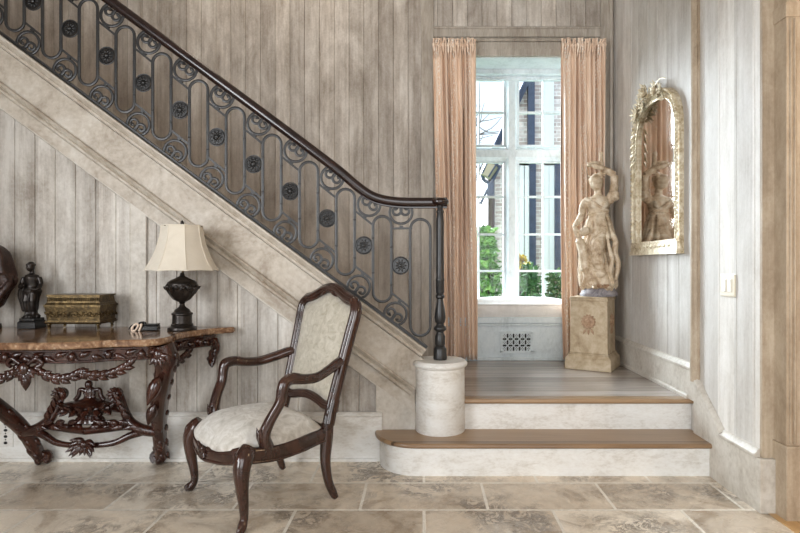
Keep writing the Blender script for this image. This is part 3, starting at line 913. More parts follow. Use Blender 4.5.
# ================================================================== PEDESTAL AND CARVED FIGURE
PR = math.radians(-30)
pc = V((1.365, 4.50, LZ))
ped = thing('stone_pedestal', 'square ochre stone pedestal with round medallions in the landing corner', 'pedestal', pc, PR)
def sq(mb, hx, z0, z1, hx2=None):
    h2 = hx2 or hx
    mb.add([(-hx,-hx,z0),(hx,-hx,z0),(hx,hx,z0),(-hx,hx,z0),(-h2,-h2,z1),(h2,-h2,z1),(h2,h2,z1),(-h2,h2,z1)],
           [(0,3,2,1),(4,5,6,7),(0,1,5,4),(1,2,6,5),(2,3,7,6),(3,0,4,7)])
PH = .57
m = MB(); sq(m, .178, 0, .085); sq(m, .178, .085, .098, .168); sq(m, .168, .098, .118, .152); sq(m, .156, .118, .128); 
m.build('base', M['pedestal'], ped, 0, .006)
m = MB(); sq(m, .146, .128, PH-.03, .142); sq(m, .150, PH-.03, PH-.012); sq(m, .146, PH-.012, PH)
m.build('shaft', M['pedestal'], ped, 0, .004)
for face in range(4):
    if face in (1, 2): 
        if face == 2: continue
    Rz = Matrix.Rotation(face*PI/2, 4, 'Z')
    m = MB(); c_ = Rz @ V((0, -.146, PH*.66))
    ax = Rz @ V((0, -1, 0)); sx_ = Rz @ V((1, 0, 0))
    Mx = Rz.to_3x3() @ Matrix.Rotation(PI/2, 3, 'X')
    m.lathe([(.001,0),(.046,0),(.050,.006),(.046,.012),(.038,.012),(.034,.008),(.020,.010),(.014,.018),(.001,.020)], c_, 24, M=Mx)
    for q in range(14):
        a = 2*PI*q/14; d_ = sx_*math.cos(a)+V((0,0,1))*math.sin(a)
        m.leaf(c_+d_*.044, d_, ax, .016, .009, .006)
    for q in (-1, 0, 1): m.leaf(c_+V((0,0,-.055))+sx_*q*.02, V((0,0,-1))+sx_*q*.5, ax, .05, .010, .006)
    m.build('medallion', M['rosettestone'], ped, 40)

fig = thing('carved_statue', 'weathered carved statue of a draped woman with one arm raised, on the stone pedestal', 'statue', pc+V((.042, .0, PH+.0)), math.radians(-12)); fig.scale = (1, 1, .965)
m = MB(); 
def blob(a, z): return 1+.06*math.sin(3*a+1)+.05*math.sin(7*a+z*40)
m.lathe([(.001,.001),(.138,.001),(.142,.018),(.132,.040),(.120,.070),(.06,.085),(.001,.085)], (0,0,0), 28, mod=blob, sy=.85)
rb = m.build('plinth', M['rock'], fig, 60)
m = MB()
# skirt: soft diagonal folds swept towards her right foot
def fold(a, z):
    k = max(0, min(1, (.62-z)/.40))
    return 1+k*(.060*math.sin(6*a+9*z)+.045*math.sin(11*a+13*z+1)+.022*math.sin(19*a+8*z+3))
sk = [(.001,.040),(.118,.046),(.142,.085),(.142,.15),(.132,.22),(.122,.30),(.116,.38),(.112,.46),(.106,.54),(.092,.60),(.076,.645),(.066,.675),(.001,.68)]
base_i = len(m.v)
m.lathe(sk, (0,0,0), 84, mod=fold, sx=1.0, sy=.80)
for v in m.v[base_i:]:
    t_ = max(0, min(1, (.62-v.z)/.5)); v.x += -.030*math.sin(PI*t_*.9)+.012*t_
# bent leg pressing through the cloth, pale and smooth
m.tube(cr([(.035,-.045,.56),(-.005,-.085,.46),(-.020,-.098,.37),(-.005,-.085,.26),(.02,-.08,.16)], 6), [.050]*6+[.056]*6+[.054]*6+[.045]*6+[.035], 14)
# short overdress gathered at the waist, its hem lifted on one side
def pep(a, z): return 1+.06*math.sin(9*a+2+6*z)+.035*math.sin(16*a)
base_i = len(m.v)
m.lathe([(.055,.69),(.074,.675),(.100,.62),(.120,.56),(.134,.505),(.126,.497),(.09,.53),(.055,.60)], (.006,0,0), 64, mod=pep, sx=1.0, sy=.80)
for v in m.v[base_i:]: v.z -= .35*max(0, v.x)*max(0, (.66-v.z)/.16)
# flying folds at her left side and the bunch lifted by her right hand
for pts, r in (([(.085,-.05,.56),(.125,-.06,.46),(.118,-.07,.36),(.145,-.06,.26),(.130,-.05,.14)], .026),
               ([(.06,-.09,.50),(.075,-.105,.40),(.095,-.105,.30),(.085,-.10,.20),(.11,-.09,.11)], .018),
               ([(-.08,-.08,.50),(-.105,-.085,.38),(-.12,-.08,.28),(-.105,-.085,.18),(-.125,-.07,.10)], .020)):
    q = cr(pts, 6); m.tube(q, [r*(.45+.6*math.sin(PI*i/(len(q)-1))) for i in range(len(q))], 8)
# torso
m.lathe([(.001,.655),(.070,.66),(.074,.69),(.085,.73),(.094,.765),(.090,.795),(.070,.822),(.036,.84),(.026,.86),(.025,.885),(.001,.89)], (.0,0,0), 28, sx=1.0, sy=.72)
m.ell((-.036,-.050,.752), (.036,.030,.034)); m.ell((.040,-.050,.757), (.036,.030,.034))
m.ell((-.088,-.004,.79), (.034,.034,.036)); m.ell((.092,0,.80), (.036,.036,.038))
# neckline sash across the bosom
m.tube(cr([(-.10,-.02,.80),(-.05,-.075,.775),(.02,-.075,.725),(.075,-.045,.70)], 6), .013, 8)
m.tube([( .076*math.cos(2*PI*k/20), .056*math.sin(2*PI*k/20), .682) for k in range(20)], .010, 8, closed=True)
# neck and head, turned to her right and tipped down
Mh = Matrix.Rotation(math.radians(-24), 3, 'Z') @ Matrix.Rotation(math.radians(14), 3, 'X') @ Matrix.Rotation(math.radians(-10), 3, 'Y')
hc = V((-.016, -.012, .945))
m.tube([(.0,0,.86), (-.008,-.004,.91)], [.030,.027], 12)
m.ell(hc, (.052,.060,.070), Mh, 18, 14)
m.ell(hc+Mh @ V((0,-.012,-.034)), (.034,.036,.034), Mh)
m.leaf(hc+Mh @ V((0,-.052,.016)), Mh @ V((0,-.18,-1)), Mh @ V((0,-1,0)), .036, .009, .011)       # nose
for sx in (-1, 1):
    m.ell(hc+Mh @ V((sx*.019,-.046,.012)), (.010,.006,.006), Mh, 8, 6)                                # eyelids
    m.tube([hc+Mh @ V((sx*.008,-.052,.022)), hc+Mh @ V((sx*.030,-.043,.024))], .004, 6)           # brow
    m.ell(hc+Mh @ V((sx*.045,.0,.0)), (.008,.014,.018), Mh, 8, 6)
m.ell(hc+Mh @ V((0,-.050,-.028)), (.014,.008,.006), Mh, 8, 6)
rnd = random.Random(3)
for q in range(34):      # waved hair drawn back to a knot
    a = rnd.uniform(-1.25, 1.25); b_ = rnd.uniform(.1, 1.0)
    c_ = hc+Mh @ V((.050*math.sin(a)*math.cos(b_*.6), .022-.055*math.cos(a)*(1-b_), .020+.052*math.sin(b_*1.4)))
    m.leaf(c_, Mh @ V((math.sin(a), .9, -.25)), (0,0,1), .048, .011, .010)
m.ell(hc+Mh @ V((0,.062,.020)), (.030,.028,.028), Mh)
# raised arm (picture right): upper arm up, forearm over the head to the shaft she holds
m.tube(cr([(.092,0,.800),(.115,.0,.86),(.124,-.005,.93),(.122,-.01,1.0)], 5), [.037]*5+[.034]*5+[.030]*5+[.029], 12)
m.tube(cr([(.122,-.01,1.0),(.075,-.018,1.035),(.015,-.02,1.065),(-.04,-.02,1.085)], 5), [.029]*5+[.026]*5+[.021]*5+[.017], 12)
m.ell((.118,0,.845), (.046,.044,.036)); m.ell((.116,0,.815), (.050,.048,.030))     # puffed sleeve
# hand with fingers closed on the shaft
m.ell((-.052,-.02,1.088), (.020,.014,.016))
for q in range(4):
    m.tube(cr([(-.060,-.026+.0*q,1.080+.008*q), (-.078,-.036,1.082+.008*q), (-.082,-.022,1.083+.008*q), (-.070,-.010,1.083+.008*q)], 3), .0055, 6)
m.tube([(-.050,-.03,1.094), (-.066,-.040,1.102)], .006, 6)
# other arm reaching down to the gathered skirt
m.tube(cr([(-.092,-.006,.795),(-.118,-.012,.74),(-.124,-.022,.685)], 6), [.034]*6+[.030]*6+[.027], 12)
m.tube(cr([(-.124,-.022,.685),(-.150,-.055,.635),(-.182,-.085,.585)], 6), [.027]*6+[.023]*6+[.017], 12)
m.ell((-.190,-.092,.572), (.016,.020,.022))
for q in range(4):
    m.tube(cr([(-.186+.006*q,-.100,.562), (-.196+.006*q,-.112,.548), (-.192+.006*q,-.104,.534)], 3), .0058, 6)
m.tube([(-.176,-.092,.570), (-.170,-.110,.556)], .006, 6)
m.tube(cr([(-.188,-.10,.555),(-.150,-.10,.46),(-.118,-.085,.34),(-.10,-.07,.2)], 5), [.016]*5+[.036]*5+[.042]*5+[.03], 10)
m.tube(cr([(-.188,-.09,.555),(-.135,-.10,.53),(-.075,-.09,.55)], 5), [.016]*5+[.034]*5+[.02], 10)
# feet
m.leaf((-.03,-.10,.085), (-.25,-1,-.12), (0,0,1), .085, .022, .018); m.leaf((.06,-.09,.085), (.3,-1,-.1), (0,0,1), .080, .022, .018)
m.build('figure', M['statue'], fig, 180, remesh=.0036, sm=1)
m = MB(); m.tube(cr([(-.075,-.02,1.075),(-.066,-.02,1.10),(-.04,-.015,1.11),(.015,.0,1.105)], 5), .013, 8)
m.tube(cr([(.022,.015,1.06),(.026,.012,1.12),(.022,.012,1.20)], 5), [(.022,.022)]*5+[(.018,.018)]*5+[(.014,.014)], 10)
m.build('shaft', M['statue'], fig, 60)
m = MB()
for q in range(9):
    a = random.uniform(-2.6, -.6); r_ = random.uniform(.10, .13)
    m.leaf((.03+r_*math.cos(a)*.8, r_*math.sin(a)*.8, .075), (math.cos(a), math.sin(a)-.3, .3), (0,0,1), .06, .020, .014, .3)
m.build('foliage', M['rosettestone'], fig, 50)
# ================================================================== CONSOLE TABLE
XT, ZT = -1.94, .825
tab = thing('console_table', 'carved dark mahogany console table with a brown marble top against the stair wall', 'table', (XT, 3.15, 0))
half = [(0,2.69),(.14,2.70),(.27,2.73),(.37,2.785),(.46,2.80),(.55,2.815),(.605,2.87),(.615,2.95),(.600,3.05),(.615,3.18),(.69,3.30),(.795,3.385)]
hs = cr(half, 5)
outl = [(XT+a, y) for a, y in hs]+[(XT+.795, 3.418), (XT-.795, 3.418)]+[(XT-a, y) for a, y in reversed(hs[1:])]
m = MB(); m.prism([(x, y, ZT-.036) for x, y in outl], (0,0,.036)); o = m.build('top', M['marble'], tab, 60, .009, world=True); lab(o, 'brown breccia marble slab')
ih = [(0,2.755),(.14,2.765),(.26,2.79),(.35,2.84),(.45,2.86),(.53,2.88),(.555,2.94),(.545,3.05),(.56,3.18),(.61,3.29),(.68,3.37)]
ihs = cr(ih, 5)
ip = [V((XT-a, y, 0)) for a, y in reversed(ihs[1:])]+[V((XT+a, y, 0)) for a, y in ihs]
m = MB(); m.tube([p+V((0,0,.755)) for p in ip], [(.016,.034)]*len(ip), 4, ref=(0,0,1), ex=8)
m.tube([p+V((0,0,.778)) for p in ip], [(.026,.010)]*len(ip), 8, ref=(0,0,1))
m.tube([p+V((0,0,.722)) for p in ip], [(.022,.010)]*len(ip), 8, ref=(0,0,1))
rnd = random.Random(11)
for i, (p, d) in enumerate(walk([q+V((0,0,.748)) for q in ip], .052)):
    out = V((d.y, -d.x, 0))
    m.leaf(p+out*.016-d*.03, d+V((0,0,.35*(1 if i % 2 else -1))), out, .062, .016, .014, .1)
    if i % 3 == 0: m.ell(p+out*.022, (.018,.018,.022), None, 10, 8)
m.build('apron', M['mahog'], tab, 45, world=True)
# festoons of leaves under the apron
def at_arc(pts, s_):
    L = sum((b-a).length for a, b in zip(pts, pts[1:])); t = s_*L
    for a, b in zip(pts, pts[1:]):
        l = (b-a).length
        if t <= l: return a+(b-a)*(t/l), (b-a)/l
        t -= l
    return pts[-1], (pts[-1]-pts[-2]).normalized()
half_r = [V((XT+a, y, 0)) for a, y in ihs]
def festoon(sgn, s0, s1, z0, zm, z1, n):
    mb = MB(); pts = []
    for k in range(n*2+1):
        t = k/(n*2); p, d = at_arc(half_r, s0+(s1-s0)*t)
        z = z0+(z1-z0)*t-4*(((z0+z1)/2)-zm)*t*(1-t)
        out = V((d.y, -d.x, 0)); q = p+out*.012+V((0,0,z))
        if sgn < 0: q.x = 2*XT-q.x; out.x = -out.x
        pts.append((q, out))
    mb.tube([p for p, _ in pts], .009, 6)
    for k in range(0, len(pts)-1):
        p, o_ = pts[k]; d = (pts[k+1][0]-p).normalized(); up_ = V((0,0,1))
        mb.leaf(p-d*.008, d+V((0,0,.20)), o_, .066, .019, .015)
        if k % 2 == 0: mb.leaf(p-d*.004, d+V((0,0,-.55)), o_, .056, .016, .013); mb.leaf(p, d+V((0,0,.75)), o_, .046, .014, .012)
    return mb
for sg in (1, -1):
    for a in ((.03, .22, .700, .640, .668, 5), (.22, .44, .668, .648, .710, 6), (.60, .86, .712, .655, .712, 6)):
        festoon(sg, *a).build('garland', M['mahog'], tab, 50, world=True)
# pendant cartouche at the centre and corner bosses
m = MB(); c_ = V((XT, 2.735, .69))
for q in range(7):
    a = PI+PI*(q+.5)/7; m.leaf(c_, (math.cos(a), 0, math.sin(a)), (0,-1,0), .085 if q == 3 else .062, .022, .018, .2)
m.ell(c_+V((0,-.010,.005)), (.028,.022,.032)); m.leaf(c_+V((0,0,-.02)), (0,0,-1), (0,-1,0), .085, .024, .022)
for sx in (-1, 1): m.tube(cr([tuple(c_+V((sx*.02,-.01,.03))), tuple(c_+V((sx*.06,-.01,.055))), tuple(c_+V((sx*.085,-.005,.03))), tuple(c_+V((sx*.065,-.01,.015)))], 5), .010, 8)
m.build('pendant', M['mahog'], tab, 50, world=True)
for sx in (1, -1):     # carved brackets at the wall ends
    m = MB()
    for q in range(7):
        m.leaf((XT+sx*(.68+.008*math.sin(q)), 3.36, .715-.014*q), (sx*.25, -.5, -.8 if q % 2 else .5), (0,-1,0), .065, .024, .020, .1)
    m.tube(cr([(XT+sx*.68,3.37,.75),(XT+sx*.700,3.35,.70),(XT+sx*.675,3.345,.65),(XT+sx*.655,3.36,.635)], 5), [.028]*5+[.026]*5+[.018]*5+[.012], 8)
    m.build('bracket', M['mahog'], tab, 50, world=True)
# scrolled legs
for sx in (1, -1):
    lp = [(.585,2.92,.785),(.598,2.93,.72),(.570,2.97,.64),(.530,3.03,.55),(.475,3.12,.44),(.428,3.21,.33),(.395,3.28,.23),(.378,3.33,.13),(.366,3.37,.05),(.350,3.385,.024)]
    lr = [.056,.054,.048,.046,.044,.042,.039,.037,.034,.022]
    q = cr([(a, b, c, r) for (a, b, c), r in zip(lp, lr)], 6)
    m = MB(); m.tube([V((XT+sx*a, b, c)) for a, b, c, r in q], [(r, r*.95) for *_, r in q], 10, ref=(0,1,0.01), ex=2.6)
    # carving laid along the leg
    for i in range(3, len(q)-6, 3):
        a, b, c, r = q[i]; a2, b2, c2, _ = q[i+1]
        p = V((XT+sx*a, b, c)); d = (V((XT+sx*a2, b2, c2))-p).normalized()
        out = V((sx*.25, -1, 0)).normalized()
        m.leaf(p+out*r*.75, d+V((.25*(1 if i % 2 else -1), 0, 0)), out, .075, .020, .016, .1)
        sd = V((1,0,0)); m.leaf(p+sd*r*.8*(1 if i % 2 else -1), d+sd*.2*(1 if i % 2 else -1), sd, .06, .018, .014, .1)
    m.leaf((XT+sx*.560, 2.93, .62), (-sx*.35, -.1, -1), (0,-1,0), .16, .034, .030, .05); m.leaf((XT+sx*.47, 3.07, .44), (-sx*.4, .2, -1), (0,-1,0), .14, .030, .028, .0)
    # shoulder mask and scroll foot
    for k in range(5):
        a = -.7*PI+k*.35*PI/1.0*.5; m.leaf((XT+sx*.575, 2.885, .735), (math.cos(a), -.2, math.sin(a)), (0,-1,0), .06, .018, .016, .2)
    m.ell((XT+sx*.58, 2.882, .74), (.030,.026,.034))
    fc = V((XT+sx*.338, 3.375, .046))
    m.tube([fc+V((-sx*(.030*(1-k/22))*math.cos(k*.5-1.2), 0, (.030*(1-k/22))*math.sin(k*.5-1.2)*1.0)) for k in range(18)], [(.020,.024)]*17+[(.012,.014)], 8, ref=(0,1,0))
    m.build('leg', M['mahog'], tab, 50, world=True)
# stretcher
ys = 3.27
def S(dx, z, dy=0): return (XT+dx, ys+dy, z)
m = MB()
for sx in (1, -1):
    q = cr([(sx*.385,.225,.0,.030),(sx*.31,.245,-.02,.032),(sx*.245,.285,-.02,.030),(sx*.205,.345,-.01,.026),(sx*.180,.41,0,.022),(sx*.165,.45,.01,.018)], 6)
    m.tube([S(a, z, d) for a, z, d, r in q], [(r, r*.9) for *_, r in q], 10, ref=(0,1,0))
    q = cr([(sx*.33,.235,-.01,.024),(sx*.25,.215,-.03,.022),(sx*.17,.180,-.05,.018),(sx*.08,.168,-.06,.016),(0,.172,-.065,.018)], 6)
    m.tube([S(a, z, d) for a, z, d, r in q], [(r, r) for *_, r in q], 8)
    q = cr([(sx*.28,.260,0,.024),(sx*.20,.262,-.02,.026),(sx*.10,.252,-.04,.024),(0,.245,-.05,.026)], 6)
    m.tube([S(a, z, d) for a, z, d, r in q], [(r, r*.8) for *_, r in q], 8)
    for k in range(7):
        m.leaf(S(sx*(.29-.035*k), .272+.008*(k % 2), -.03), (-sx, -.2, .35*(1 if k % 2 else -.6)), (0,-1,0), .075, .020, .016, .15)
    for k in range(4):
        m.leaf(S(sx*(.235-.018*k), .30+.035*k, -.03), (-sx*.3, -.3, 1), (0,-1,0), .07, .020, .014, .15)
m.build('stretcher', M['mahog'], tab, 50, world=True)
for sx in (1, -1):     # leafy heads of the upper scrolls
    m = MB(); c_ = V(S(sx*.160, .452, -.01))
    m.ell(c_, (.034,.034,.036))
    for k in range(12):
        a = 2*PI*k/12; m.leaf(c_, (math.cos(a), -.45, math.sin(a)), (0,-1,0), .052, .018, .012, .3)
    m.build('finial', M['mahog'], tab, 50, world=True)
m = MB()     # carved basket in the middle with its knop
m.lathe([(.001,.275),(.050,.275),(.085,.290),(.075,.310),(.060,.322),(.10,.340),(.145,.362),(.150,.380),(.135,.398),(.10,.408),(.06,.415),(.035,.425),(.028,.44),(.036,.455),(.030,.475),(.018,.49),(.001,.492)], (XT, ys-.01, 0), 36, mod=lambda a, z: 1+.07*math.cos(12*a), sy=.6)
for k in range(15):
    a = PI+PI*k/14
    m.leaf((XT+.125*math.cos(a), ys-.01+.08*math.sin(a), .375), (math.cos(a)*.7, math.sin(a), .55 if k % 2 else -.5), (math.cos(a), math.sin(a), .2), .060, .022, .014, .1)
m.ell((XT-.006, ys-.01, .505), (.022,.020,.026))
for sx in (-1, 1): m.tube(cr([(XT+sx*.02, ys-.01, .47), (XT+sx*.055, ys-.01, .475), (XT+sx*.065, ys-.01, .44), (XT+sx*.085, ys-.01, .415)], 5), .013, 8)
m.build('basket', M['mahog'], tab, 50, world=True)
m = MB(); c_ = V(S(.012, .175, -.075))
for k in range(9):
    a = PI+PI*(k-.5)/8; m.leaf(c_+V((0,0,.02)), (math.cos(a), -.15, math.sin(a)), (0,-1,0), .075, .020, .016, .25)
for sx in (-1, 1):
    for k in range(3): m.leaf(c_+V((sx*.01, -.01, .01)), (sx*.6, -.2, -1+.35*k), (0,-1,0), .085, .018, .014, .2)
m.ell(c_+V((0,-.012,.005)), (.024,.020,.024))
m.build('rosette', M['mahog'], tab, 50, world=True)

# ================================================================== THINGS ON THE CONSOLE
# lamp
lx, ly = -1.391, 3.235
lamp = thing('table_lamp', 'dark bronze urn lamp with cream bell shade at the right end of the console', 'lamp', (lx, ly, ZT))
m = MB(); m.lathe([(.001,.001),(.078,.001),(.080,.008),(.076,.018),(.064,.022),(.060,.026),(.062,.032),(.054,.040),(.053,.085),(.058,.090),(.058,.098),(.046,.104),(.040,.118),(.026,.128),(.016,.138),(.013,.150),(.018,.158),(.013,.164),(.001,.166)], (0,0,0), 32)
m.build('base', M['bronze'], lamp, 40)
m = MB(); m.lathe([(.001,.160),(.022,.162),(.048,.178),(.068,.205),(.080,.235),(.084,.262),(.080,.276),(.062,.288),(.034,.300),(.014,.312),(.010,.330),(.001,.331)], (0,0,0), 36, mod=lambda a, z: 1+(.05*math.cos(9*a) if z < .25 else 0))
rnd = random.Random(4)
for q in range(16):
    a = 2*PI*q/16
    m.leaf((.082*math.cos(a), .082*math.sin(a), .266), (-math.cos(a)*.22, -math.sin(a)*.22, -1), (math.cos(a), math.sin(a), 0), .045+.018*(q % 2), .016, .012, .0)
    m.leaf((.074*math.cos(a), .074*math.sin(a), .235), (math.cos(a)*.8-.5*math.sin(a), math.sin(a)*.8+.5*math.cos(a), .35), (0,0,1), .032, .012, .010, .2)
for q in range(4):
    a = PI/4+q*PI/2; m.ell((.080*math.cos(a), .080*math.sin(a), .248), (.016,.016,.022), None, 10, 8)
m.build('urn', M['bronze'], lamp, 45)
m = MB(); m.tube(cr([(0,0,.325),(.006,0,.345),(-.004,0,.362),(.0,0,.380)], 5), .006, 8); m.tube([(0,0,.375),(0,0,.612)], .004, 8)
for q in range(3):
    a = 2*PI*q/3; m.tube([(0,0,.592),(.115*math.cos(a),.115*math.sin(a),.597)], .0025, 6)
m.build('stem', M['brass'], lamp, 60)
m = MB(); NP = 8; Z0, Z1 = .345, .600
vs = []; fs = []; sub = 6; N = NP*sub; rows = 14
def shade_r(t): return .112+(.198-.112)*(.18*t+.82*t**2.1)
for side in (0, 1):
    for j in range(rows+1):
        t = 1-j/rows; z = Z0+(Z1-Z0)*j/rows
        for k in range(N):
            a = 2*PI*(k/sub)/NP; lo = math.floor(k/sub); u = k/sub-lo
            a0, a1 = 2*PI*lo/NP, 2*PI*(lo+1)/NP
            r = shade_r(t)-side*.003
            p = V((math.cos(a0), math.sin(a0), 0))*(1-u)+V((math.cos(a1), math.sin(a1), 0))*u
            bow = 1+.025*math.sin(PI*u)
            p = Matrix.Rotation(PI/8+.12, 3, 'Z') @ (p*r*bow); vs.append(V((p.x, p.y, z+(.004*math.sin(PI*u) if j == 0 else 0))))
q0 = (rows+1)*N
for j in range(rows):
    for k in range(N):
        l = (k+1) % N; a = (j*N+k, j*N+l, (j+1)*N+l, (j+1)*N+k); fs.append(a); fs.append(tuple(q0+i for i in a[::-1]))
for j in (0, rows):
    for k in range(N):
        l = (k+1) % N; fs.append((j*N+k, j*N+l, q0+j*N+l, q0+j*N+k))
m.add(vs, fs)
for lev, t in ((0, 1), (rows, 0)):
    m.tube([vs[lev*N+k] for k in range(N)], .0042, 6, closed=True)
for s_ in range(NP): m.tube([vs[j*N+s_*sub] for j in range(rows+1)], .0025, 6)
m.build('lamp_shade', M['shade'], lamp, 28)
m = MB(); m.lathe([(.001,.600),(.012,.602),(.008,.608),(.011,.616),(.010,.622),(.004,.630),(.001,.634)], (0,0,0), 14); m.build('finial', M['bronze'], lamp, 60)

# casket
bx0, bx1, by0, by1 = -2.180, -1.852, 3.215, 3.400
cas = thing('casket', 'low rectangular brass casket with relief friezes on little feet, in the middle of the console', 'box', ((bx0+bx1)/2, (by0+by1)/2, ZT))
def frust(mb, i0, i1, z0, z1):
    a = [(bx0+i0, by0+i0), (bx1-i0, by0+i0), (bx1-i0, by1-i0), (bx0+i0, by1-i0)]; b_ = [(bx0+i1, by0+i1), (bx1-i1, by0+i1), (bx1-i1, by1-i1), (bx0+i1, by1-i1)]
    mb.add([(x, y, ZT+z0) for x, y in a]+[(x, y, ZT+z1) for x, y in b_], [(0,3,2,1),(4,5,6,7),(0,1,5,4),(1,2,6,5),(2,3,7,6),(3,0,4,7)])
m = MB(); frust(m, .008, .000, .035, .045); frust(m, .006, .006, .045, .055); frust(m, .012, .004, .055, .132); frust(m, .000, .000, .132, .145)
rnd = random.Random(6)
def frieze(p0, p1, out, n):
    p0, p1 = V(p0), V(p1); d = (p1-p0); st = d/n; u = d.normalized()
    for k in range(n):
        c_ = p0+st*(k+.5)
        m.tube([c_+u*(.016*(1-j/16))*math.cos(j*.62+(k % 2)*PI)+V((0,0,(.016*(1-j/16))*math.sin(j*.62+(k % 2)*PI))) for j in range(14)], .0035, 6)
        m.leaf(c_+u*.012, u+V((0,0,.8 if k % 2 else -.8)), out, .026, .008, .006)
        m.leaf(c_-u*.012, -u+V((0,0,-.8 if k % 2 else .8)), out, .026, .008, .006)
frieze((bx0+.012, by0+.006, ZT+.090), (bx1-.012, by0+.006, ZT+.090), (0,-1,0), 8)
frieze((bx1-.006, by0+.012, ZT+.090), (bx1-.006, by1-.012, ZT+.090), (1,0,0), 5)
m.build('body', M['brass'], cas, 35, world=True)
m = MB(); frust(m, .004, .010, .1455, .158); frust(m, .012, .016, .158, .194); frust(m, .010, .010, .194, .203)
for k in range(30): m.ell((bx0+.016+(bx1-bx0-.032)*k/29, by0+.012, ZT+.176), (.004,.004,.012), None, 8, 6)
m.build('lid', M['brass'], cas, 35, world=True)
for x in (bx0+.022, bx1-.022):
    for y in (by0+.022, by1-.022):
        m = MB(); m.tube(cr([(x, y, ZT+.040), (x, y-.006, ZT+.025), (x, y+.002, ZT+.012), (x, y-.006, ZT+.010)], 4), [.012]*4+[.008]*4+[.006]*4+[.008], 8)
        m.build('foot', M['brass'], cas, 60, world=True)

# standing figurine
gx, gy = -2.322, 3.325
fg = thing('figurine', 'small dark bronze standing figure on a black block beside the casket', 'statuette', (gx, gy, ZT))
m = MB(); sq(m, .052, .001, .040); sq(m, .052, .040, .046, .046); sq(m, .045, .046, .062)
m.build('plinth', M['black'], fg, 0, .003)
m = MB()
m.lathe([(.001,.060),(.046,.060),(.046,.075),(.030,.09),(.034,.13),(.040,.17),(.046,.205),(.052,.222),(.044,.236),(.036,.25),(.040,.275),(.045,.300),(.036,.316),(.014,.326),(.012,.345),(.001,.346)], (0,0,0), 28, mod=lambda a, z: 1+(.10*math.sin(6*a+z*30)+.06*math.sin(11*a) if z < .24 else 0), sy=.75)
for sx in (-1, 1):
    m.tube(cr([(sx*.016,-.012,.215),(sx*.020,-.022,.15),(sx*.018,-.012,.10),(sx*.022,-.018,.068)], 5), [.020]*5+[.017]*5+[.014]*5+[.012], 10)
    m.leaf((sx*.020,-.008,.066), (sx*.3,-1,0), (0,0,1), .042, .012, .010)
m.tube(cr([(-.044,0,.302),(-.054,-.008,.265),(-.046,-.034,.245),(-.012,-.046,.258)], 5), [.014]*5+[.012]*5+[.010]*5+[.009], 10)
m.tube(cr([(.044,0,.302),(.056,-.005,.262),(.050,-.028,.232),(.022,-.044,.236)], 5), [.014]*5+[.012]*5+[.010]*5+[.009], 10)
m.tube(cr([(-.052,-.01,.24),(-.062,-.01,.20),(-.055,.0,.15),(-.05,.01,.10)], 5), [.016]*15+[.012], 8)
Mh = Matrix.Rotation(-.3, 3, 'Z'); hc = V((-.004,-.006,.362))
m.ell(hc, (.021,.024,.028), Mh, 14, 10); m.leaf(hc+Mh @ V((0,-.023,.006)), (0,-.3,-1), (0,-1,0), .016, .004, .005)
for q in range(14):
    a = 2*PI*q/14; m.ell(hc+V((.018*math.cos(a), .018*math.sin(a)+.004, .014)), .009, None, 8, 6)
m.ell(hc+V((0,.004,.022)), (.018,.018,.012))
m.build('figure', M['bronze'], fg, 180, remesh=.0028, sm=1)

# bust cut by the left edge of the picture
ux, uy = -2.535, 3.27
bu = thing('bust', 'dark red-brown bronze bust on a turned socle at the left end of the console', 'bust', (ux, uy, ZT), .25)
m = MB(); m.lathe([(.001,.001),(.062,.001),(.064,.010),(.060,.030),(.048,.036),(.034,.050),(.026,.075),(.026,.100),(.034,.112),(.030,.120),(.001,.121)], (0,0,0), 28); m.build('socle', M['black'], bu, 40)
m = MB()
m.lathe([(.001,.110),(.045,.112),(.075,.140),(.095,.185),(.110,.225),(.136,.262),(.142,.292),(.128,.318),(.085,.340),(.052,.356),(.046,.38),(.001,.39)], (0,0,0), 36, mod=lambda a, z: 1+(.07*math.sin(9*a+z*25)+.03*math.sin(17*a-z*40) if z < .33 else 0), sy=.62)
Mh = Matrix.Rotation(.2, 3, 'Z'); hc = V((0,-.012,.428))
m.ell(hc, (.058,.068,.080), Mh, 18, 14); m.ell(hc+Mh @ V((0,-.02,-.05)), (.040,.044,.038), Mh)
m.leaf(hc+Mh @ V((0,-.064,.02)), (0,-.3,-1), (0,-1,0), .045, .011, .013)
for sx in (-1, 1):
    m.ell(hc+Mh @ V((sx*.023,-.057,.015)), (.012,.007,.007), Mh, 8, 6); m.tube([hc+Mh @ V((sx*.008,-.064,.027)), hc+Mh @ V((sx*.036,-.052,.028))], .005, 6)
    for q in range(5):     # long locks of hair falling to the shoulders
        m.tube(cr([tuple(hc+V((sx*(.02+.008*q), .01*q-.01, .070-.006*q))), tuple(hc+V((sx*(.066+.004*q), .012*q-.02, .015))), tuple(hc+V((sx*(.076+.008*q), .012*q-.02, -.06))), tuple(hc+V((sx*(.088+.010*q), .012*q-.02, -.130)))], 5), [.018]*5+[.021]*5+[.019]*5+[.011], 8)
m.ell(hc+Mh @ V((0,-.060,-.038)), (.018,.009,.008), Mh, 8, 6)
m.ell(hc+V((0,.018,.030)), (.064,.062,.060))
for pts in ([(-.11,-.05,.315),(-.04,-.085,.27),(.05,-.085,.235),(.115,-.03,.215)], [(-.12,-.03,.28),(-.05,-.085,.235),(.03,-.08,.195),(.085,-.03,.165)], [(.12,-.02,.31),(.125,-.05,.27),(.10,-.065,.22),(.06,-.06,.16)]):
    m.tube(cr(pts, 5), [.014]*5+[.020]*5+[.016]*5+[.010], 8)
m.build('figure', M['redbronze'], bu, 180, remesh=.0045, sm=1)

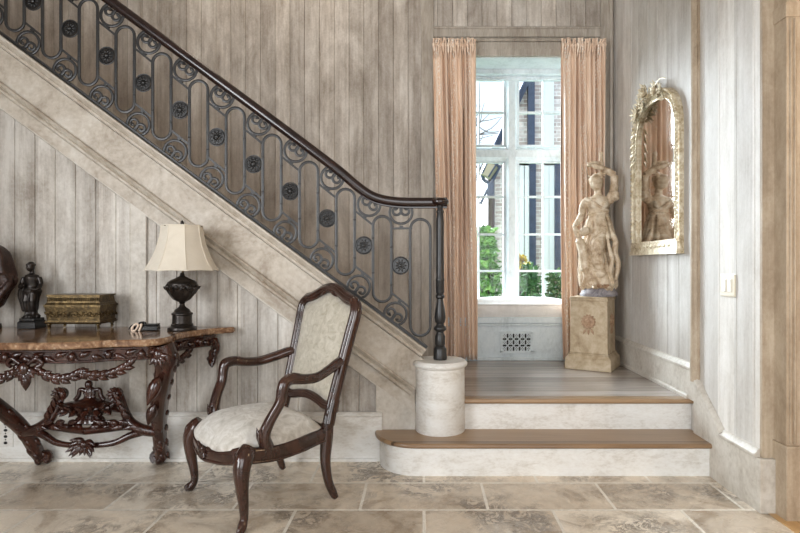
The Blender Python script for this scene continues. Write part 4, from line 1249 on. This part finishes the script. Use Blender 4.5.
# little black case with a pale gilt clasp
kx, ky = -1.585, 3.205
kc = thing('trinket_case', 'small black case with pale gilt loops lying between the casket and the lamp', 'case', (kx, ky, ZT), math.radians(6))
m = MB(); m.box(-.030, .070, -.030, .030, .001, .030); m.build('case', M['black'], kc, 0, .005)
m = MB(); m.box(-.029, .069, -.029, .029, .0305, .040); m.build('lid', M['black'], kc, 0, .004)
m = MB()
m.tube([(-.047+.014*math.cos(2*PI*q/20)+.010*math.sin(2*PI*q/20), -.036, .022+.021*math.sin(2*PI*q/20)) for q in range(20)], .0055, 8, closed=True)
m.tube(cr([(-.024,-.036,.002),(-.016,-.036,.022),(-.010,-.036,.042)], 5), .006, 8); m.tube([(-.020,-.036,.034),(-.010,-.036,.042)], .005, 8)
m.build('clasp', M['palebone'], kc, 60)
m = MB(); m.tube(cr([(-.045,.0,.030),(-.03,-.01,.044),(-.012,.0,.046),(-.004,.0,.040)], 5), [.007]*16, 8); m.tube(cr([(-.098,.01,.006),(-.085,.005,.026),(-.06,.0,.036),(-.03,.0,.040)], 5), .0028, 6)
m.box(-.060, -.032, -.020, .020, .001, .028)
m.build('strap', M['black'], kc, 50)

# ================================================================== ARMCHAIR
rzc = math.atan2(-.744, .668)
ch = thing('armchair', 'carved walnut open armchair with grey-beige upholstery standing on the tile floor', 'chair', (-.836, 2.91, 0), rzc)
def lean_y(z): return .245+max(0, z-.36)*.262
# legs
for sx in (-1, 1):
    q = cr([(sx*.288,-.205,.365,.034,.034),(sx*.302,-.230,.335,.044,.042),(sx*.318,-.252,.285,.038,.037),(sx*.318,-.250,.20,.029,.028),(sx*.308,-.238,.11,.022,.021),(sx*.306,-.236,.055,.018,.018),(sx*.316,-.250,.024,.020,.021),(sx*.318,-.256,.004,.014,.014)], 6)
    m = MB(); m.tube([c[:3] for c in q], [(c[3], c[4]) for c in q], 12, ref=(0,1,0), ex=2.5)
    d_ = V((sx*.6,-.8,0)).normalized()
    m.leaf(V((sx*.302,-.232,.365))+d_*.030, V((0,0,-1))+d_*.25, d_, .10, .024, .016)
    for s2 in (-1, 1): m.leaf(V((sx*.302,-.232,.350))+d_*.034, V((0,0,-1))+V((-d_.y, d_.x, 0))*s2*.55, d_, .070, .014, .012, .1)
    m.tube(cr([tuple(V((sx*.318,-.254,.034))+d_*.008), tuple(V((sx*.318,-.254,.020))+d_*.020), tuple(V((sx*.318,-.254,.006))+d_*.012)], 4), .011, 8)
    m.build('leg', M['walnut'], ch, 50)
for sx in (-1, 1):
    q = cr([(sx*.247,.240,.385,.028,.030),(sx*.250,.232,.30,.028,.031),(sx*.256,.222,.20,.023,.026),(sx*.266,.232,.10,.020,.022),(sx*.276,.256,.03,.019,.019),(sx*.279,.268,.004,.015,.015)], 6)
    m = MB(); m.tube([c[:3] for c in q], [(c[3], c[4]) for c in q], 12, ref=(0,1,0), ex=2.8); m.build('leg', M['walnut'], ch, 50)
# seat rails
m = MB()
fr_ = cr([(-.285,-.215,.335),(-.20,-.262,.312),(-.10,-.283,.300),(0,-.290,.290),(.10,-.283,.300),(.20,-.262,.312),(.285,-.215,.335)], 6)
m.tube(fr_, [(.020, .034+.006*math.cos(2*PI*i/(len(fr_)-1))) for i in range(len(fr_))], 12, ref=(0,0,1), ex=3)
m.tube([V(p)+V((0,-.014,-.026)) for p in fr_], .009, 8)
for sx in (-1, 1):
    sr = cr([(sx*.298,-.20,.330),(sx*.300,-.08,.318),(sx*.285,.06,.322),(sx*.262,.16,.330),(sx*.250,.24,.335)], 6)
    m.tube(sr, [(.019, .036)]*len(sr), 12, ref=(0,0,1), ex=3); m.tube([V(p)+V((sx*.014,0,-.028)) for p in sr], .008, 8)
rr_ = [(-.25,.235,.335),(0,.245,.335),(.25,.235,.335)]; m.tube(cr(rr_, 5), [(.017,.034)]*11, 10, ref=(0,0,1), ex=3)
c_ = V((0,-.305,.295))      # carved shell on the front rail
for k in range(7):
    a = -PI*.1-PI*.8*k/6; m.leaf(c_+V((0,0,.022)), (math.cos(a), -.1, math.sin(a)), (0,-1,0), .055, .014, .011, .1)
m.ell(c_+V((0,-.004,.02)), (.018,.014,.016))
for sx in (-1, 1): m.leaf(c_+V((sx*.02,.004,.018)), (sx, .12, .25), (0,-1,0), .085, .016, .012)
m.build('seat_frame', M['walnut'], ch, 50)
# seat upholstery
so = cr([(-.268,-.170),(-.255,-.215),(-.15,-.262),(0,-.276),(.15,-.262),(.255,-.215),(.268,-.170),(.283,-.05),(.258,.10),(.228,.215),(0,.225),(-.228,.215),(-.258,.10),(-.283,-.05)], 5, True)
m = MB(); m.pillow([(x*1.08, y*1.07-.008, .350) for x, y in so], (0, -.02, .350), (0,0,1), .110, .02, 10, 3.6); m.build('seat', M['seatfab'], ch, 180)
# back frame
def BK(a, z, off=0.0): return V((a, lean_y(z)+off, z))
loop = [(-.243,.375),(-.240,.46),(-.245,.56),(-.256,.72),(-.268,.86),(-.275,.93),(-.268,.972),(-.238,1.000),(-.185,1.012),(-.125,1.034),(-.065,1.058),(0,1.067),(.065,1.058),(.125,1.034),(.185,1.012),(.238,1.000),(.268,.972),(.275,.93),(.268,.86),(.256,.72),(.245,.56),(.240,.46),(.243,.375)]
q = cr(loop, 5); nb = V((0,-1,.262)).normalized()
m = MB(); m.tube([BK(a, z) for a, z in q], [(.031,.027)]*len(q), 14, ref=nb, ex=2.6)
m.tube([BK(a, z)+nb*.020 for a, z in q], .016, 8); 
br = cr([(-.238,.462),(-.17,.462),(-.09,.478),(0,.486),(.09,.478),(.17,.462),(.238,.462)], 5)
m.tube([BK(a, z) for a, z in br], [(.025,.022)]*len(br), 12, ref=nb, ex=2.6); m.tube([BK(a, z)+nb*.016 for a, z in br], .010, 8)
c_ = BK(0, 1.062)+nb*.024
for k in range(5):
    a = PI*.15+PI*.7*k/4; m.leaf(c_+V((0,0,-.018)), (math.cos(a), 0, math.sin(a)), nb, .040, .011, .010)
for sx in (-1, 1): m.leaf(c_+V((sx*.015,0,-.012)), (sx, 0, -.42), nb, .09, .013, .010)
for sx in (-1, 1):
    m.tube([BK(sx*.243,.44), BK(sx*.243,.50)], [(.033,.030)]*2, 12, ref=nb, ex=2.6)
    m.leaf(BK(sx*.243,.40)+nb*.024, (0,.25,1), nb, .085, .018, .012)
m.build('back_frame', M['walnut'], ch, 50)
po = [(-.205,.480),(-.228,.54),(-.240,.72),(-.250,.86),(-.256,.93),(-.242,.962),(-.200,.982),(-.145,.994),(-.08,1.022),(0,1.044),(.08,1.022),(.145,.994),(.200,.982),(.242,.962),(.256,.93),(.250,.86),(.240,.72),(.228,.54),(.205,.480),(.10,.500),(0,.510),(-.10,.500)]
po = cr(po, 4, True)
m = MB(); m.pillow([BK(a, z)+nb*.006 for a, z in po], BK(0,.77)+nb*.006, nb, .030, .012, 7, 3.0); m.pillow([BK(a, z)-nb*.004 for a, z in po], BK(0,.77)-nb*.004, -nb, .020, .008, 5, 3.0)
m.build('backrest', M['chenille'], ch, 180)
# arms
for sx in (-1, 1):
    q = cr([(sx*.290,-.115,.345,.028,.026),(sx*.298,-.135,.405,.024,.024),(sx*.315,-.115,.475,.020,.021),(sx*.335,-.075,.555,.019,.020),(sx*.342,-.065,.615,.021,.022),(sx*.340,-.050,.648,.024,.022),(sx*.332,-.005,.660,.024,.020),(sx*.325,.06,.648,.021,.018),(sx*.312,.14,.645,.021,.018),(sx*.285,.22,.665,.021,.019),(sx*.262,.290,.688,.023,.021),(sx*.252,.318,.694,.022,.022)], 6)
    m = MB(); m.tube([c[:3] for c in q], [(c[3]*1.22, c[4]*1.22) for c in q], 12, ex=2.4)
    m.tube([V(c[:3])+V((sx*.013,-.008,.013)) for c in q[8:-3]], .0125, 8)
    k_ = V((sx*.343,-.082,.640)); m.leaf(k_, (0,.6,.5), (0,-.7,.7), .07, .017, .011)
    for s2 in (-1, 1): m.leaf(V((sx*.298,-.150,.365)), (s2*.25,-.15,1), (0,-1,0), .085, .016, .012)
    m.build('arm', M['walnut'], ch, 50)
# ================================================================== OUTSIDE THE WINDOW
def brick():
    t = NT('pale_brick'); mp = t.mapping((1,1,1), rot=(math.radians(90), 0, 0))
    b = t.n.new('ShaderNodeTexBrick'); t.l.new(mp, b.inputs['Vector']); b.inputs['Scale'].default_value = 1
    b.inputs['Brick Width'].default_value = .22; b.inputs['Row Height'].default_value = .075; b.inputs['Mortar Size'].default_value = .008
    b.inputs['Color1'].default_value = (.50,.40,.38,1); b.inputs['Color2'].default_value = (.82,.75,.74,1); b.inputs['Mortar'].default_value = (.85,.83,.82,1)
    n = t.noise(6, 6, .7); c = t.mix(1.0, b.outputs['Color'], t.ramp(n, [(.3, (.72,.70,.72)), (.7, (1.2,1.18,1.18))]), 'MULTIPLY')
    return t.done(c, .85)
M['brick'] = brick()
M['bluedark'] = flat('dark_blue_paint', (.055,.072,.13), .5, var=.2)
M['outwhite'] = flat('white_outdoor_paint', (.80,.82,.86), .5)
M['lanternglass'] = flat('aged_lantern_glass', (.45,.38,.29), .3)
M['copper'] = flat('dark_copper_pipe', (.085,.05,.055), .5, .3)
def leafmat(name, a, b, c):
    t = NT(name); n = t.noise(9, 4, .6); return t.done(t.ramp(n, [(.35, a), (.5, b), (.65, c)]), .55)
M['leaf'] = leafmat('green_leaf', (.03,.10,.02), (.11,.28,.05), (.30,.52,.13))
M['leafd'] = leafmat('dark_green_leaf', (.02,.07,.02), (.06,.16,.05), (.17,.30,.10))
M['yellow'] = leafmat('yellow_leaf', (.45,.28,.02), (.70,.52,.05), (.85,.72,.15))
M['bark'] = flat('bark', (.10,.08,.075), .9, var=.3)
M['lawn'] = flat('lawn', (.10,.17,.05), .9, var=.3)

struct(MB().box(-14, 16, 5.45, 30, -.4, -.2).build('ground_outside', M['lawn'], smooth=0))
YH = 11.0
def Hh(px, py, Y=YH): return P(px, py, Y)
house = thing('brick_house', 'pale brick house with dark shutters outside, beyond the window', 'house', (Hh(540,0).x, YH, -.2))
m = MB(); xl = Hh(490,0).x; 
g = [(xl, -.2), (7.0, -.2), (7.0, 7.0), (Hh(533,0).x, Hh(0,70).z), (xl, Hh(0,166).z)]
m.prism([(x, YH, z) for x, z in g], (0, 4, 0)); m.build('wall', M['brick'], house, 0, world=True)
m = MB(); A, B = Hh(484,176), Hh(538,62); d = (B-A).normalized(); u = V((-d.z,0,d.x))
m.prism([A-u*.02, B-u*.02, B+u*.06, A+u*.06], (0,-.18,0)); m.prism([A+u*.06, B+u*.06, B+u*.10, A+u*.10], (0,-.28,0))
m.build('roof', M['bluedark'], house, 0, world=True)
m = MB(); p0 = Hh(490.5,0).x; m.tube([(p0, YH-.10, -.2), (p0, YH-.10, Hh(0,178).z), (p0-.12, YH-.28, Hh(0,170).z)], .07, 8); m.build('downpipe', M['copper'], house, 60, world=True)
def vwin(px0, px1, s0, s1, y0, y1):
    zt_, zb_ = Hh(0,y0).z, Hh(0,y1).z
    m = MB(); a, b_ = Hh(px0,0).x, Hh(px1,0).x
    m.box(a, a+.10, YH-.07, YH, zb_, zt_); m.box(b_-.10, b_, YH-.07, YH, zb_, zt_); m.box(a, b_, YH-.07, YH, zt_-.12, zt_); m.box(a, b_, YH-.07, YH, zb_, zb_+.1)
    w = m.build('window', M['outwhite'], house, 0, world=True)
    MB().box(a+.10, b_-.10, YH-.03, YH-.01, zb_+.1, zt_-.12).build('pane', M['bluedark'], house, 0, world=True)
    m = MB(); a, b_ = Hh(s0,0).x, Hh(s1,0).x; m.box(a, b_, YH-.09, YH-.02, zb_, zt_)
    n = int((zt_-zb_)/.12)
    for k in range(n): m.box(a+.03, b_-.03, YH-.10, YH-.085, zb_+.03+k*(zt_-zb_-.03)/n, zb_+.11+k*(zt_-zb_-.03)/n)
    m.build('shutter', M['bluedark'], house, 0, world=True)
vwin(543, 553.5, 553.6, 560, 160, 310)
vwin(519, 528.5, 528.6, 535, 160, 310)
m = MB(); m.box(Hh(527,0).x, Hh(533.5,0).x, YH-.13, YH-.02, Hh(0,158).z, Hh(0,70).z); m.build('shutter', M['bluedark'], house, 0, world=True)
m = MB(); m.box(Hh(543,0).x, Hh(553,0).x, YH-.08, YH, 3.4, 6.0); m.build('trim_board', M['outwhite'], house, 0, world=True)

def shrub(name, label, cx, cy, z0, z1, rx, n, mat, seed, lsz=.09, group='shrubs outside the window'):
    rnd = random.Random(seed); r = thing(name, label, 'shrub', (cx, cy, -.2), 0, group)
    vs = []; fs = []
    for i in range(n):
        a = rnd.uniform(0, 2*PI); t = rnd.random(); rr = rx*(rnd.random()**.45)*(1-.55*t**2)
        c = V((cx+rr*math.cos(a), cy+rr*math.sin(a)*.8, z0+(z1-z0)*t))
        d = V((rnd.gauss(0,1), rnd.gauss(0,1), rnd.gauss(.2,.7))).normalized(); s_ = d.cross(V((rnd.gauss(0,1), rnd.gauss(0,1), rnd.gauss(0,1)))).normalized()
        L = lsz*rnd.uniform(.6, 1.3); w = L*.32; up = d.cross(s_)*(L*.08); b = len(vs)
        vs += [c, c+d*L*.5+s_*w+up, c+d*L, c+d*L*.5-s_*w+up, c+d*L*.5-up]
        fs += [(b, b+1, b+4), (b+1, b+2, b+4), (b+2, b+3, b+4), (b+3, b, b+4)]
    m = MB(); m.add(vs, fs); m.build('foliage', M[mat], r, 0, world=True)
    m = MB()
    for k in range(7):
        a = 2*PI*k/7; m.tube(cr([(cx, cy, -.2), (cx+.15*rx*math.cos(a), cy+.15*rx*math.sin(a), z0), (cx+.5*rx*math.cos(a), cy+.5*rx*math.sin(a), z0+(z1-z0)*.7)], 4), [.020]*4+[.014]*4+[.006], 6)
    m.build('stem', M['bark'], r, 60, world=True)
YG = 7.4
def zg(py): return H-(py-CY)*YG/F
def xg(px): return (px-CX)*YG/F
shrub('garden_shrub', 'bright green bushy shrub seen through the lower left panes', xg(484), YG+.2, .0, zg(228), .30, 2600, 'leaf', 2)
shrub('garden_shrub', 'low dark green shrub seen through the lower right panes left of the shutter', xg(523), YG-.5, .2, zg(268), .14, 700, 'leafd', 3)
shrub('garden_shrub', 'low dark green shrub at the right edge of the lower right panes', xg(553), YG-.2, .2, zg(274), .17, 700, 'leafd', 5)
shrub('yellow_plant', 'small plant with yellow leaves seen through the right panes above the low shrub', xg(526), YG+.5, zg(271), zg(256), .13, 150, 'yellow', 6, .08, None)
# wall lantern on its bracket
ln = thing('wall_lantern', 'dark lantern on a curved bracket outside, in the upper pane of the left lower light', 'lantern', Hh(491,200,10.7))
YL = 10.72
def L_(px, py): return P(px, py, YL)
m = MB(); m.tube([L_(q[0], q[1]) for q in cr([(490.5,190),(490,184),(484,180),(482,174),(483,167)], 5)], .035, 8); m.tube([L_(490,184), L_(480.5,204)], .030, 8); m.tube([L_(490,186), L_(500,166)], .030, 8)
m.tube([L_(490.5,183), L_(490.5,196)], .075, 8); m.build('bracket', M['bluedark'], ln, 60, world=True)
c = L_(488.5, 169); Ml = Matrix.Rotation(.5, 4, 'Y')
m = MB(); m.lathe([(.06,-.17),(.13,-.16),(.16,.10),(.15,.12),(.001,.13)], c, 6, M=Ml); m.build('housing', M['lanternglass'], ln, 0, world=True)
m = MB()
for k in range(6):
    a = 2*PI*k/6; m.tube([c+Ml @ V((.135*math.cos(a),.135*math.sin(a),-.16)), c+Ml @ V((.165*math.cos(a),.165*math.sin(a),.11))], .016, 6)
m.lathe([(.19,.10),(.10,.20),(.03,.24),(.001,.25)], c, 6, M=Ml)
m.build('cage', M['bluedark'], ln, 0, world=True)
# bare tree with fine branches against the sky
tr = thing('bare_tree', 'bare tree whose fine twigs show against the sky in the top panes', 'tree', (2.4, 21, -.2))
m = MB(); rnd = random.Random(12)
def branch(p, d, L, r, dep):
    pts = [p]; q = V(p)
    for k in range(5):
        d = (d+V((rnd.gauss(0,.16), rnd.gauss(0,.16), rnd.gauss(.02,.10)))).normalized(); q = q+d*L/5; pts.append(V(q))
    m.tube(pts, [r*(1-.12*k) for k in range(6)], 5)
    if dep > 0:
        for k in range(5 if dep < 3 else 6):
            j = rnd.choice([2, 3, 4, 5]); nd = (d+V((rnd.gauss(0,.6), rnd.gauss(0,.35), rnd.gauss(.1,.45)))).normalized()
            branch(pts[j], nd, L*rnd.uniform(.55,.8), max(r*.5, .018), dep-1)
branch(V((2.4, 21, -.2)), V((.02, 0, 1)), 4.2, .16, 4)
m.build('branches', M['bark'], tr, 60, world=True)

# ================================================================== LIGHT
w = bpy.data.worlds.new('World'); scn.world = w; w.use_nodes = True
bg = w.node_tree.nodes['Background']; bg.inputs[0].default_value = (.74, .87, 1.0, 1); bg.inputs[1].default_value = SKY
def area(name, loc, target, sx, sy, power, col, spread=180):
    l = bpy.data.lights.new(name, 'AREA'); l.shape = 'RECTANGLE'; l.size = sx; l.size_y = sy; l.energy = power; l.color = col; l.spread = math.radians(spread)
    o = bpy.data.objects.new(name, l); COL.objects.link(o); o.location = loc
    o.rotation_euler = (V(target)-V(loc)).to_track_quat('-Z', 'Y').to_euler(); return o
# daylight from the two windows behind and beside the camera
area('window_daylight_left', (-4.18, -1.4, 1.95), (1.2, 3.5, 1.2), 2.1, 2.4, P_LEFT, (.96, .98, 1.0), 105)
area('window_daylight_rear', (.6, -2.95, 1.9), (.7, 3, 1.3), 3.9, 2.7, P_REAR, (1.0, .985, .965))
# low skylight of the bright sky falling through the stair window
s_ = bpy.data.lights.new('sun_through_window', 'SUN'); s_.energy = P_SUN; s_.angle = math.radians(50); s_.color = (.84, .92, 1.0)
so_ = bpy.data.objects.new('sun_through_window', s_); COL.objects.link(so_); so_.location = (-2, 12, 8)
so_.rotation_euler = V((.52, -.76, -.44)).to_track_quat('-Z', 'Y').to_euler()
def point(name, loc, power, col, r):
    l = bpy.data.lights.new(name, 'POINT'); l.energy = power; l.color = col; l.shadow_soft_size = r
    o = bpy.data.objects.new(name, l); COL.objects.link(o); o.location = loc
point('next_room_lamp', (2.7, 1.3, 2.2), P_WARM, (1.0, .70, .40), .15)
point('stair_fill', (-1.2, 4.0, 4.2), P_UP, (1.0, .86, .70), .2)  # warm fill light added high above the stair, no fixture there

# ================================================================== CAMERA
cam = bpy.data.cameras.new('camera'); co = bpy.data.objects.new('camera', cam); COL.objects.link(co)
co.location = (0, 0, H); co.rotation_euler = (PI/2, 0, 0); cam.sensor_width = 36; cam.lens = F/800*36
cam.shift_x = -(CX-400)/800; cam.shift_y = -(266.5-CY)/800; cam.clip_start = .05
scn.camera = co
vs_ = scn.view_settings; vs_.view_transform = 'Standard'; vs_.look = 'None'; vs_.gamma = 1; vs_.exposure = EXPO; vs_.use_curve_mapping = False
scn.cycles.max_bounces = 8; scn.cycles.diffuse_bounces = 4; scn.cycles.sample_clamp_indirect = 6; scn.cycles.caustics_reflective = False; scn.cycles.caustics_refractive = False
